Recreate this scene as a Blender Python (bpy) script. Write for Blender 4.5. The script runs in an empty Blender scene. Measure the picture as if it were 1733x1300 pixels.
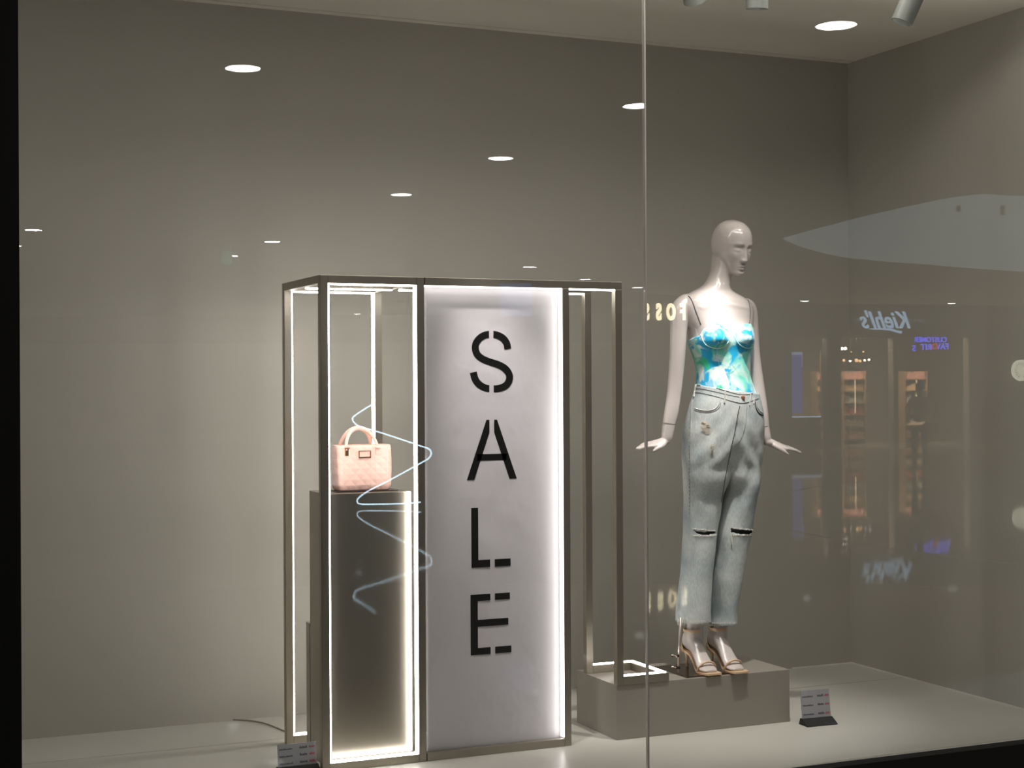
import bpy, bmesh, math, random
from mathutils import Vector, Matrix, noise
from mathutils.bvhtree import BVHTree
random.seed(4)
C = bpy.context.scene.collection
sc = bpy.context.scene
rad = math.radians

# ------------------------------------------------------------------ camera
F_PX, W_PX, H_PX = 2622.96, 1733.0, 1300.0
FW = Vector((0.40031, 0.91638, 0.00073)).normalized()
RT = Vector((0.91637, -0.4003, -0.00542)).normalized()
UP = RT.cross(FW).normalized()
CAM = Vector((0, 0, 1.40))
cd = bpy.data.cameras.new('camera')
cam = bpy.data.objects.new('camera', cd)
C.objects.link(cam)
cd.sensor_fit = 'HORIZONTAL'
cd.sensor_width = 36.0
cd.lens = 36.0 * F_PX / W_PX
cd.clip_end = 200
cd.clip_start = 0.05
M = Matrix((RT, UP, -FW)).transposed().to_4x4()
M.translation = CAM
cam.matrix_world = M
sc.camera = cam

# ------------------------------------------------------------------ world, exposure
w = bpy.data.worlds.new('world')
sc.world = w
w.use_nodes = True
w.node_tree.nodes['Background'].inputs[0].default_value = (1.0, 0.93, 0.84, 1)
w.node_tree.nodes['Background'].inputs[1].default_value = 0.05
sc.view_settings.view_transform = 'Standard'
sc.view_settings.look = 'None'
sc.view_settings.exposure = 0.0
sc.view_settings.gamma = 1.0
sc.view_settings.use_curve_mapping = False
sc.cycles.max_bounces = 10
sc.cycles.diffuse_bounces = 5
sc.cycles.glossy_bounces = 5
sc.cycles.transparent_max_bounces = 16
sc.cycles.sample_clamp_indirect = 6.0
sc.cycles.caustics_reflective = True

LED = 22.0            # radiance of the strips in the frames
DOWN = 60.0          # radiance of the ceiling downlights of the mall


def add_spot(name, loc, target, power, size, blend=1.0, col=(1, 0.95, 0.9), r=0.03):
    ld = bpy.data.lights.new(name, 'SPOT')
    ld.energy = power
    ld.spot_size = rad(size)
    ld.spot_blend = blend
    ld.color = col
    ld.shadow_soft_size = r
    o = bpy.data.objects.new(name, ld)
    C.objects.link(o)
    o.location = loc
    o.rotation_euler = (Vector(target) - Vector(loc)).to_track_quat('-Z', 'Y').to_euler()
    return o


# track spots of the display (three housings below) and two added fills
add_spot('spot_chest', (3.02, 5.03, 2.74), (3.30, 5.44, 1.67), 120, 10, 1.0, (1, 0.96, 0.93))
add_spot('spot_figure', (3.17, 4.90, 2.72), (3.30, 5.52, 0.45), 165, 42, 1.0)
add_spot('spot_banner', (2.05, 4.95, 2.75), (2.36, 5.45, 1.15), 150, 24, 1.0, (1, 0.92, 0.93))
add_spot('spot_bag', (1.45, 4.95, 2.75), (1.82, 5.56, 1.08), 85, 14, 1.0, (1, 0.93, 0.9))
add_spot('fill_wall', (3.5, 4.85, 2.75), (3.8, 5.8, 0.4), 16, 66, 1.0)  # added wide wash that lifts the right wall and floor
add_spot('fill_floor', (0.9, 4.95, 2.75), (1.0, 5.8, 0.0), 5, 75, 1.0)  # added wide wash for the left floor, no housing


def area(name, loc, target, power, sx, sy, col):
    ld = bpy.data.lights.new(name, 'AREA')
    ld.shape = 'RECTANGLE'
    ld.size = sx
    ld.size_y = sy
    ld.energy = power
    ld.color = col
    o = bpy.data.objects.new(name, ld)
    C.objects.link(o)
    o.location = loc
    o.rotation_euler = (Vector(target) - Vector(loc)).to_track_quat('-Z', 'Y').to_euler()
    return o


# long batten light behind the window header, washing the niche
area('header_batten', (1.5, 4.84, 2.96), (1.5, 5.0, 0.3), 13, 4.6, 0.12, (1, 0.95, 0.88))
area('ceiling_fill', (1.9, 4.84, 2.72), (1.9, 5.9, 3.6), 3.2, 5.2, 0.05, (1, 0.95, 0.88))  # unseen uplight added to brighten the display ceiling
# unseen fill added outside the window, in place of mall ceiling lights
area('mall_front_fill', (3.1, 3.6, 3.5), (3.6, 5.4, 0.3), 32, 2.6, 0.4, (1, 0.94, 0.88))

# ------------------------------------------------------------------ pixel helpers (photo frame 1733 x 1300)
def ray(u, v):
    return FW + RT * ((u - W_PX / 2) / F_PX) + UP * ((H_PX / 2 - v) / F_PX)


def at_y(u, v, y):
    d = ray(u, v)
    return CAM + d * (y / d.y)


def at_z(u, v, z):
    d = ray(u, v)
    return CAM + d * ((z - CAM.z) / d.z)


def at_w(u, v, dist):
    return CAM + ray(u, v) * dist


# ------------------------------------------------------------------ materials
def nodemat(name):
    m = bpy.data.materials.new(name)
    m.use_nodes = True
    nt = m.node_tree
    return m, nt, nt.nodes['Principled BSDF']


def N(nt, t, **kw):
    n = nt.nodes.new(t)
    for k, v in kw.items():
        setattr(n, k, v)
    return n


def mat(name, col, rough=0.5, metal=0.0, var=0.06, scale=8.0, bump=0.0, bscale=80.0, coat=0.0, aniso=None, emis=None, es=0.0):
    m, nt, b = nodemat(name)
    L = nt.links
    tc = N(nt, 'ShaderNodeTexCoord')
    no = N(nt, 'ShaderNodeTexNoise')
    no.inputs['Scale'].default_value = scale
    no.inputs['Detail'].default_value = 4
    if aniso:
        mp = N(nt, 'ShaderNodeMapping')
        mp.inputs['Scale'].default_value = aniso
        L.new(tc.outputs['Object'], mp.inputs[0])
        L.new(mp.outputs[0], no.inputs['Vector'])
    else:
        L.new(tc.outputs['Object'], no.inputs['Vector'])
    cr = N(nt, 'ShaderNodeValToRGB')
    cr.color_ramp.elements[0].position = 0.3
    cr.color_ramp.elements[1].position = 0.7
    cr.color_ramp.elements[0].color = tuple(c * (1 - var) for c in col) + (1,)
    cr.color_ramp.elements[1].color = tuple(min(1, c * (1 + var)) for c in col) + (1,)
    L.new(no.outputs['Fac'], cr.inputs[0])
    L.new(cr.outputs[0], b.inputs['Base Color'])
    b.inputs['Roughness'].default_value = rough
    b.inputs['Metallic'].default_value = metal
    b.inputs['Coat Weight'].default_value = coat
    b.inputs['Coat Roughness'].default_value = 0.02
    b.inputs['Coat IOR'].default_value = 1.6
    if bump:
        n2 = N(nt, 'ShaderNodeTexNoise')
        n2.inputs['Scale'].default_value = bscale
        L.new(tc.outputs['Object'], n2.inputs['Vector'])
        bp = N(nt, 'ShaderNodeBump')
        bp.inputs['Strength'].default_value = bump
        bp.inputs['Distance'].default_value = 0.002
        L.new(n2.outputs['Fac'], bp.inputs['Height'])
        L.new(bp.outputs[0], b.inputs['Normal'])
    if emis:
        b.inputs['Emission Color'].default_value = tuple(emis) + (1,)
        b.inputs['Emission Strength'].default_value = es
    return m


def emit(name, col, s):
    m, nt, b = nodemat(name)
    nt.nodes.remove(b)
    e = N(nt, 'ShaderNodeEmission')
    e.inputs[0].default_value = tuple(col) + (1,)
    e.inputs[1].default_value = s
    nt.links.new(e.outputs[0], nt.nodes['Material Output'].inputs[0])
    return m


def glass_mat():
    m, nt, b = nodemat('window_glass')
    nt.nodes.remove(b)
    L = nt.links
    g = N(nt, 'ShaderNodeNewGeometry')
    dp = N(nt, 'ShaderNodeVectorMath', operation='DOT_PRODUCT')
    L.new(g.outputs['Normal'], dp.inputs[0])
    L.new(g.outputs['Incoming'], dp.inputs[1])
    ab = N(nt, 'ShaderNodeMath', operation='ABSOLUTE')
    L.new(dp.outputs['Value'], ab.inputs[0])
    om = N(nt, 'ShaderNodeMath', operation='SUBTRACT')
    om.inputs[0].default_value = 1
    L.new(ab.outputs[0], om.inputs[1])
    pw = N(nt, 'ShaderNodeMath', operation='POWER')
    pw.inputs[1].default_value = 5
    L.new(om.outputs[0], pw.inputs[0])
    ma = N(nt, 'ShaderNodeMath', operation='MULTIPLY_ADD')
    ma.inputs[1].default_value = 0.96
    ma.inputs[2].default_value = 0.042
    L.new(pw.outputs[0], ma.inputs[0])
    tr = N(nt, 'ShaderNodeBsdfTransparent')
    tr.inputs[0].default_value = (0.985, 0.99, 0.985, 1)
    gl = N(nt, 'ShaderNodeBsdfGlossy')
    gl.inputs['Roughness'].default_value = 0.0
    mx = N(nt, 'ShaderNodeMixShader')
    L.new(ma.outputs[0], mx.inputs[0])
    L.new(tr.outputs[0], mx.inputs[1])
    L.new(gl.outputs[0], mx.inputs[2])
    L.new(mx.outputs[0], nt.nodes['Material Output'].inputs[0])
    return m


def tie_dye():
    m, nt, b = nodemat('tie_dye_fabric')
    L = nt.links
    tc = N(nt, 'ShaderNodeTexCoord')

    def ramp_noise(scale, offs, lo, hi):
        mp = N(nt, 'ShaderNodeMapping')
        mp.inputs['Location'].default_value = offs
        L.new(tc.outputs['Object'], mp.inputs[0])
        no = N(nt, 'ShaderNodeTexNoise')
        no.inputs['Scale'].default_value = scale
        no.inputs['Detail'].default_value = 3
        no.inputs['Distortion'].default_value = 0.8
        L.new(mp.outputs[0], no.inputs['Vector'])
        r = N(nt, 'ShaderNodeValToRGB')
        r.color_ramp.elements[0].position = lo
        r.color_ramp.elements[1].position = hi
        L.new(no.outputs['Fac'], r.inputs[0])
        return r
    base = (0.80, 0.90, 0.88, 1)

    def mixc(fac, a, c):
        mx = N(nt, 'ShaderNodeMix', data_type='RGBA')
        L.new(fac, mx.inputs[0])
        if isinstance(a, tuple):
            mx.inputs[6].default_value = a
        else:
            L.new(a, mx.inputs[6])
        mx.inputs[7].default_value = c
        return mx.outputs[2]
    c1 = mixc(ramp_noise(11, (3, 1, 7), 0.42, 0.60).outputs[0], base, (0.20, 0.74, 0.62, 1))
    c2 = mixc(ramp_noise(14, (9, 5, 2), 0.50, 0.58).outputs[0], c1, (0.0, 0.42, 0.75, 1))
    c3 = mixc(ramp_noise(12, (1.4, 8.5, 4), 0.58, 0.66).outputs[0], c2, (0.02, 0.55, 0.28, 1))
    L.new(c3, b.inputs['Base Color'])
    b.inputs['Roughness'].default_value = 0.55
    b.inputs['Sheen Weight'].default_value = 0.2
    return m


def denim_mat():
    m, nt, b = nodemat('light_denim')
    L = nt.links
    tc = N(nt, 'ShaderNodeTexCoord')
    n1 = N(nt, 'ShaderNodeTexNoise')
    n1.inputs['Scale'].default_value = 6
    n1.inputs['Detail'].default_value = 6
    L.new(tc.outputs['Object'], n1.inputs['Vector'])
    r = N(nt, 'ShaderNodeValToRGB')
    e = r.color_ramp.elements
    e[0].position = 0.32
    e[0].color = (0.32, 0.375, 0.40, 1)
    e[1].position = 0.66
    e[1].color = (0.56, 0.59, 0.575, 1)
    L.new(n1.outputs['Fac'], r.inputs[0])
    wv = N(nt, 'ShaderNodeTexNoise')
    wv.inputs['Scale'].default_value = 260
    mp = N(nt, 'ShaderNodeMapping')
    mp.inputs['Scale'].default_value = (1, 1, 0.25)
    L.new(tc.outputs['Object'], mp.inputs[0])
    L.new(mp.outputs[0], wv.inputs['Vector'])
    mx = N(nt, 'ShaderNodeMix', data_type='RGBA', blend_type='OVERLAY')
    mx.inputs[0].default_value = 0.35
    L.new(r.outputs[0], mx.inputs[6])
    L.new(wv.outputs['Fac'], mx.inputs[7])
    L.new(mx.outputs[2], b.inputs['Base Color'])
    b.inputs['Roughness'].default_value = 0.85
    bp = N(nt, 'ShaderNodeBump')
    bp.inputs['Strength'].default_value = 0.3
    bp.inputs['Distance'].default_value = 0.001
    L.new(wv.outputs['Fac'], bp.inputs['Height'])
    n3 = N(nt, 'ShaderNodeTexNoise')
    n3.inputs['Scale'].default_value = 9
    n3.inputs['Detail'].default_value = 3
    mp3 = N(nt, 'ShaderNodeMapping')
    mp3.inputs['Scale'].default_value = (1.6, 1.6, 0.7)
    L.new(tc.outputs['Object'], mp3.inputs[0])
    L.new(mp3.outputs[0], n3.inputs['Vector'])
    b3 = N(nt, 'ShaderNodeBump')
    b3.inputs['Strength'].default_value = 0.28
    b3.inputs['Distance'].default_value = 0.03
    L.new(n3.outputs['Fac'], b3.inputs['Height'])
    L.new(bp.outputs[0], b3.inputs['Normal'])
    L.new(b3.outputs[0], b.inputs['Normal'])
    return m


def banner_mat():
    m, nt, b = nodemat('banner_cloth')
    L = nt.links
    tc = N(nt, 'ShaderNodeTexCoord')
    n1 = N(nt, 'ShaderNodeTexNoise')
    n1.inputs['Scale'].default_value = 2.2
    n1.inputs['Detail'].default_value = 2
    L.new(tc.outputs['Object'], n1.inputs['Vector'])
    r = N(nt, 'ShaderNodeValToRGB')
    r.color_ramp.elements[0].color = (0.60, 0.585, 0.60, 1)
    r.color_ramp.elements[1].color = (0.68, 0.655, 0.665, 1)
    L.new(n1.outputs['Fac'], r.inputs[0])
    L.new(r.outputs[0], b.inputs['Base Color'])
    b.inputs['Roughness'].default_value = 0.38
    bp = N(nt, 'ShaderNodeBump')
    bp.inputs['Strength'].default_value = 0.5
    bp.inputs['Distance'].default_value = 0.02
    mp = N(nt, 'ShaderNodeMapping')
    mp.inputs['Scale'].default_value = (1.6, 1, 1.2)
    L.new(tc.outputs['Object'], mp.inputs[0])
    n2 = N(nt, 'ShaderNodeTexNoise')
    n2.inputs['Scale'].default_value = 3.5
    n2.inputs['Detail'].default_value = 3
    L.new(mp.outputs[0], n2.inputs['Vector'])
    L.new(n2.outputs['Fac'], bp.inputs['Height'])
    L.new(bp.outputs[0], b.inputs['Normal'])
    return m


def brushed(name, col, rough, scale=(300, 300, 2), strength=0.04, metal=1.0):
    m, nt, b = nodemat(name)
    L = nt.links
    tc = N(nt, 'ShaderNodeTexCoord')
    mp = N(nt, 'ShaderNodeMapping')
    mp.inputs['Scale'].default_value = scale
    L.new(tc.outputs['Object'], mp.inputs[0])
    no = N(nt, 'ShaderNodeTexNoise')
    no.inputs['Scale'].default_value = 1.0
    L.new(mp.outputs[0], no.inputs['Vector'])
    b.inputs['Base Color'].default_value = col + (1,)
    b.inputs['Metallic'].default_value = metal
    mr = N(nt, 'ShaderNodeMapRange')
    mr.inputs['To Min'].default_value = rough * 0.85
    mr.inputs['To Max'].default_value = rough * 1.15
    L.new(no.outputs['Fac'], mr.inputs[0])
    L.new(mr.outputs[0], b.inputs['Roughness'])
    bp = N(nt, 'ShaderNodeBump')
    bp.inputs['Strength'].default_value = strength
    bp.inputs['Distance'].default_value = 0.001
    L.new(no.outputs['Fac'], bp.inputs['Height'])
    L.new(bp.outputs[0], b.inputs['Normal'])
    return m


mWall = mat('painted_wall', (0.415, 0.395, 0.345), 0.62, var=0.02, scale=1.5, bump=0.05, bscale=200)
mCeil = mat('painted_ceiling', (0.82, 0.78, 0.70), 0.7, var=0.02, scale=1.5)
mFloor = mat('display_floor', (0.54, 0.525, 0.475), 0.33, var=0.02, scale=2)
mBlack = mat('black_frame', (0.004, 0.004, 0.004), 0.7, var=0.0)
mMetal = brushed('brushed_champagne_steel', (0.36, 0.325, 0.27), 0.38, metal=0.85)
mPed = brushed('brushed_dark_steel', (0.36, 0.32, 0.265), 0.30, (120, 120, 2), 0.03)
mLed = emit('led_strip', (1.0, 0.97, 0.93), LED)
mLedSoft = emit('led_strip_soft', (1.0, 0.95, 0.93), 6.0)
mBanner = banner_mat()
mInk = mat('black_ink', (0.006, 0.006, 0.006), 0.35, var=0)
mPlinth = mat('taupe_laminate', (0.30, 0.27, 0.235), 0.36, var=0.03, scale=3)
mSkin = mat('gloss_white_lacquer', (0.62, 0.555, 0.53), 0.33, var=0.0, coat=1.0)
mTie = tie_dye()
mDenim = denim_mat()
mSeam = mat('denim_seam', (0.25, 0.245, 0.24), 0.9, var=0.2, scale=150)
mSeamL = mat('denim_seam_pale', (0.50, 0.49, 0.47), 0.9, var=0.15, scale=150)
mDark = mat('dark_stitch', (0.07, 0.065, 0.07), 0.9, var=0.1, scale=90)
mFray = mat('white_fray', (0.62, 0.60, 0.56), 0.9, var=0.1, scale=90)
mBag = None
mGold = brushed('rose_gold', (0.86, 0.50, 0.33), 0.25)
mTan = mat('tan_leather', (0.66, 0.46, 0.29), 0.45, var=0.05, scale=30)
mCopper = mat('copper_button', (0.5, 0.24, 0.15), 0.4, metal=0.7, var=0.2, scale=120)
mStrap = mat('grey_strap', (0.09, 0.10, 0.10), 0.5, var=0.0)
mSpot = mat('grey_lamp_paint', (0.13, 0.138, 0.125), 0.45, var=0.02)
mPaper = mat('price_card', (0.34, 0.34, 0.36), 0.4, var=0.02)
mPaperInk = mat('card_ink', (0.05, 0.05, 0.07), 0.6, var=0)
mPaperRed = mat('card_red_ink', (0.45, 0.06, 0.10), 0.6, var=0)
mGlass = glass_mat()
mSteelPlate = brushed('mirror_base_plate', (0.22, 0.175, 0.145), 0.16)


# ------------------------------------------------------------------ mesh helpers
def box(bm, x0, x1, y0, y1, z0, z1, bev=0.0):
    vs = [bm.verts.new((x, y, z)) for z in (z0, z1) for y in (y0, y1) for x in (x0, x1)]
    fs = [bm.faces.new([vs[i] for i in f]) for f in ((0, 2, 3, 1), (4, 5, 7, 6), (0, 1, 5, 4), (2, 6, 7, 3), (0, 4, 6, 2), (1, 3, 7, 5))]
    if bev:
        es = set(e for f in fs for e in f.edges)
        bmesh.ops.bevel(bm, geom=list(es), offset=bev, segments=2, affect='EDGES', profile=0.5)
    return bm


def nb():
    return bmesh.new()


def bx(*a, **k):
    return box(nb(), *a, **k)


def loft(bm, rings, cap=True, closed=True):
    vr = [[bm.verts.new(p) for p in r] for r in rings]
    n = len(rings[0])
    for a, b in zip(vr, vr[1:]):
        for i in range(n if closed else n - 1):
            j = (i + 1) % n
            bm.faces.new((a[i], a[j], b[j], b[i]))
    if cap:
        bm.faces.new(list(reversed(vr[0])))
        bm.faces.new(vr[-1])
    return vr


def tube(bm, pts, r, n=8, cap=True):
    pts = [Vector(p) for p in pts]
    rs = r if isinstance(r, (list, tuple)) else [r] * len(pts)
    rings = []
    t0 = (pts[1] - pts[0]).normalized()
    side = t0.orthogonal().normalized()
    for i, p in enumerate(pts):
        if i == 0:
            t = pts[1] - pts[0]
        elif i == len(pts) - 1:
            t = pts[-1] - pts[-2]
        else:
            t = (pts[i + 1] - pts[i]).normalized() + (pts[i] - pts[i - 1]).normalized()
        t.normalize()
        side = (side - t * side.dot(t)).normalized()
        o = t.cross(side)
        rings.append([p + (side * math.cos(2 * math.pi * k / n) + o * math.sin(2 * math.pi * k / n)) * rs[i] for k in range(n)])
    loft(bm, rings, cap)
    return bm


def smooth_pts(pts, k=6):
    pts = [Vector(p) for p in pts]
    out = []
    P = [pts[0] * 2 - pts[1]] + pts + [pts[-1] * 2 - pts[-2]]
    for i in range(1, len(P) - 2):
        p0, p1, p2, p3 = P[i - 1], P[i], P[i + 1], P[i + 2]
        for j in range(k):
            t = j / k
            out.append(0.5 * ((2 * p1) + (p2 - p0) * t + (2 * p0 - 5 * p1 + 4 * p2 - p3) * t * t + (3 * p1 - p0 - 3 * p2 + p3) * t ** 3))
    out.append(pts[-1])
    return out


def world_loc(o):
    p = Vector((0, 0, 0))
    while o:
        p += o.location
        o = o.parent
    return p


def part(name, bm, m, parent=None, label=None, smooth=False, local=False, kind=None):
    bmesh.ops.recalc_face_normals(bm, faces=bm.faces[:])
    me = bpy.data.meshes.new(name)
    bm.to_mesh(me)
    bm.free()
    o = bpy.data.objects.new(name, me)
    C.objects.link(o)
    if m:
        me.materials.append(m)
    if smooth:
        me.shade_smooth()
    if parent:
        if not local:
            me.transform(Matrix.Translation(-world_loc(parent)))
        o.parent = parent
    if label:
        o['label'] = label
    if kind:
        o['kind'] = kind
    return o


def thing(name, label, cat, loc=(0, 0, 0), rz=0.0, group=None):
    o = bpy.data.objects.new(name, None)
    C.objects.link(o)
    o.empty_display_size = 0.1
    o.location = loc
    o.rotation_euler = (0, 0, rz)
    o['label'] = label
    o['category'] = cat
    if group:
        o['group'] = group
    return o


def tag(o, label, cat, group=None):
    o['label'] = label
    o['category'] = cat
    if group:
        o['group'] = group
    return o


def struct(name, bm, m):
    return part(name, bm, m, kind='structure')


# ------------------------------------------------------------------ structure: display niche
GY, BY, RX, CZ = 4.77, 6.43, 4.65, 3.0
MF, MC = -0.35, 3.6                      # mall floor and ceiling
JX = 2.593                               # joint between the two panes
struct('wall_back', bx(-1.5, RX + 0.15, BY, BY + 0.12, -0.02, CZ + 0.2), mWall)
struct('wall_right', bx(RX, RX + 0.12, GY + 0.06, BY, -0.02, CZ + 0.2), mWall)
struct('wall_left', bx(-1.6, -1.5, GY, BY + 0.12, -0.02, CZ + 0.2), mWall)
f = nb()
box(f, -1.5, RX, GY - 0.0, 6.008, -0.06, 0.0)
box(f, -1.5, RX, 6.014, BY, -0.06, 0.0)
box(f, -1.5, RX, 6.0, 6.02, -0.06, -0.006)
struct('floor', f, mFloor)
c = nb()
box(c, -1.5, RX, GY, BY - 0.062, CZ, CZ + 0.1)
box(c, -1.5, RX, BY - 0.050, BY, CZ, CZ + 0.1)
box(c, -1.5, RX, BY - 0.065, BY - 0.045, CZ + 0.02, CZ + 0.1)
struct('ceiling', c, mCeil)
t = nb()
box(t, RX - 0.006, RX, GY + 0.06, BY, 0, 0.006)
struct('baseboard_right', t, mat('white_caulk', (0.7, 0.68, 0.62), 0.6))
t = nb()
box(t, RX - 0.35, RX, BY - 0.006, BY, 0, 0.005)
struct('baseboard_back', t, bpy.data.materials['white_caulk'])
# black base wall under the window, black jamb at the left, header above
struct('trim_1', bx(-2.0, RX + 1.5, GY - 0.06, GY, MF, 0.0), mBlack)
struct('trim_2', bx(-0.6, 0.494, GY - 0.06, GY - 0.0, 0.0, MC), mBlack)
struct('wall_front', bx(0.494, RX + 2, GY, GY + 0.1, CZ + 0.0, MC + 0.2), mBlack)

# window panes: the right pane stands 0.9 degrees off the left one
DEL = rad(0.9)
struct('window_1', bx(0.494, JX - 0.003, GY - 0.006, GY + 0.006, 0.0, CZ), mGlass)
t = bx(0.003, 2.4, -0.006, 0.006, 0.0, CZ)
bmesh.ops.transform(t, matrix=Matrix.Translation((JX, GY, 0)) @ Matrix.Rotation(DEL, 4, 'Z'), verts=t.verts)
struct('window_2', t, mGlass)
struct('trim_3', bx(JX - 0.0025, JX + 0.0025, GY - 0.008, GY + 0.008, 0.0, CZ), mat('silicone_joint', (0.50, 0.47, 0.43), 0.35))


# ------------------------------------------------------------------ frames with light strips
T = 0.030                                # tube width
Y0, YM, YR = 5.42, 5.69, 5.91            # front, middle and rear planes (front faces)
Z1 = 1.804
LT = 0.005                               # strip height


def bar(x0, x1, y0, y1, z0, z1):
    return bx(x0, x1, y0, y1, z0, z1, bev=0.0015)


lf = thing('light_frame', 'brushed metal box frame with glowing strips around the grey pedestal and pink handbag', 'display frame', (1.81, 5.65, 0))
XA, XB = 1.611, 2.013
for yy in (Y0, YR):
    for (xa, xb) in ((XA, XA + T), (XB - T, XB)):
        part('post', bar(xa, xb, yy, yy + T, 0, Z1), mMetal, lf)
    part('top_rail', bar(XA + T, XB - T, yy, yy + T, Z1 - T, Z1), mMetal, lf)
    part('bottom_rail', bar(XA + T, XB - T, yy, yy + T, 0, T), mMetal, lf)
    s = 0.003
    part('light_strip', bx(XA + T, XA + T + LT, yy + s, yy + T - s, T, Z1 - T), mLed, lf)
    part('light_strip', bx(XB - T - LT, XB - T, yy + s, yy + T - s, T, Z1 - T), mLed, lf)
    part('light_strip', bx(XA + T + LT, XB - T - LT, yy + s, yy + T - s, Z1 - T - LT, Z1 - T), mLed, lf)
    part('light_strip', bx(XA + T + LT, XB - T - LT, yy + s, yy + T - s, T, T + LT), mLed, lf)
for xa in (XA, XB - T):
    part('side_rail', bar(xa, xa + T, Y0 + T, YR, Z1 - T, Z1), mMetal, lf)
part('bottom_rail', bar(XB - T, XB, Y0 + T, YR, 0, T), mMetal, lf)
part('top_rail', bar(XA + T, XB - T, YM, YM + T, Z1 - T, Z1), mMetal, lf)
part('light_strip', bx(XA + T, XB - T, YM + s, YM + T - s, Z1 - T - LT, Z1 - T), mLed, lf)

sf = thing('light_frame', 'brushed metal frame holding the tall SALE banner, its right arm standing on the low plinth', 'display frame', (2.45, 5.5, 0))
XS = XB + 0.003
XC, XD = 2.583, 2.612
XE0, XE1 = 2.812, 2.842
PZ = 0.217
part('top_rail', bar(XS, XE1, Y0, Y0 + T, Z1 - T, Z1), mMetal, sf)
part('bottom_rail', bar(XS, XC, Y0, Y0 + T, 0, T), mMetal, sf)
part('post', bar(XC, XD, Y0, Y0 + T, 0, Z1 - T), mMetal, sf)
part('post', bar(XE0, XE1, Y0, Y0 + T, PZ, Z1 - T), mMetal, sf)
part('post', bar(XE0, XE1, YM, YM + T, PZ, Z1 - T), mMetal, sf)
part('top_rail', bar(XS, XE1, YM, YM + T, Z1 - T, Z1), mMetal, sf)
part('side_rail', bar(XC, XC + T, Y0 + T, YM, Z1 - T, Z1), mMetal, sf)
part('light_strip', bx(XS, XC - LT, Y0 + s, Y0 + T - s, Z1 - T - LT, Z1 - T), mLedSoft, sf)
part('light_strip', bx(XS, XC, YM + s, YM + T - s, Z1 - T - LT, Z1 - T), mLed, sf)
part('light_strip', bx(XC - LT, XC, Y0 + s, Y0 + T - s, T + LT, Z1 - T), mLedSoft, sf)
part('light_strip', bx(XD, XE0, Y0 + s, Y0 + T - s, Z1 - T - LT, Z1 - T), mLed, sf)
part('light_strip', bx(XD, XE0, YM + s, YM + T - s, Z1 - T - LT, Z1 - T), mLed, sf)
XL = 3.045
RH = 0.032
part('base_rail', bar(XE1, XL, Y0, Y0 + T, PZ, PZ + RH), mMetal, sf)
part('base_rail', bar(XL - T, XL, Y0 + T, YM, PZ, PZ + RH), mMetal, sf)
part('base_rail', bar(XE1, XL, YM, YM + T, PZ, PZ + RH), mMetal, sf)
zz = PZ + RH
part('light_strip', bx(XE1, XL - 0.009, Y0 + 0.009, Y0 + T - 0.009, zz, zz + 0.004), mLed, sf)
part('light_strip', bx(XL - T + 0.009, XL - 0.009, Y0 + T - 0.009, YM + 0.009, zz, zz + 0.004), mLed, sf)
part('light_strip', bx(XE1, XL - 0.009, YM + 0.009, YM + T - 0.009, zz, zz + 0.004), mLed, sf)

# banner with slight waves
BYB = Y0 + 0.040
b = nb()
nx, nz = 24, 70
grid = []
for iz in range(nz + 1):
    row = []
    for ix in range(nx + 1):
        x = XS + (XC - XS + 0.02) * ix / nx
        z = 0.005 + (Z1 - 0.01) * iz / nz
        e = min(ix, nx - ix) / nx * 2 * min(1, 4 * min(iz, nz - iz) / nz)
        y = BYB + 0.002 + 0.0022 * e * noise.noise(Vector((x * 5, 0, z * 2.4)))
        row.append(b.verts.new((x, y, z)))
    grid.append(row)
for iz in range(nz):
    for ix in range(nx):
        b.faces.new((grid[iz][ix], grid[iz][ix + 1], grid[iz + 1][ix + 1], grid[iz + 1][ix]))
ban = part('banner', b, mBanner, sf, 'pale lavender grey banner printed with SALE in black stencil letters', smooth=True)
md = ban.modifiers.new('thick', 'SOLIDIFY')
md.thickness = 0.002
md.offset = -1
LX = at_y(832.5, 800, BYB).x
PXM = 0.00245


def extr(bm, poly, y0=BYB - 0.0014, y1=BYB - 0.0002):
    """poly: list of (x, z) corners -> thin solid"""
    a = [bm.verts.new((x, y0, z)) for x, z in poly]
    c_ = [bm.verts.new((x, y1, z)) for x, z in poly]
    n = len(poly)
    bm.faces.new(a)
    bm.faces.new(list(reversed(c_)))
    for i in range(n):
        j = (i + 1) % n
        bm.faces.new((a[j], a[i], c_[i], c_[j]))


def LP(du, dv, v0):
    """offset in photo pixels inside a letter -> banner x, z"""
    return (LX + du * 0.00243, CAM.z - (v0 + dv - 652.5) * 0.002252)


def rect(bm, u0, u1, va, vb, v0):
    p = [LP(u0, va, v0), LP(u1, va, v0), LP(u1, vb, v0), LP(u0, vb, v0)]
    extr(bm, p)


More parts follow.
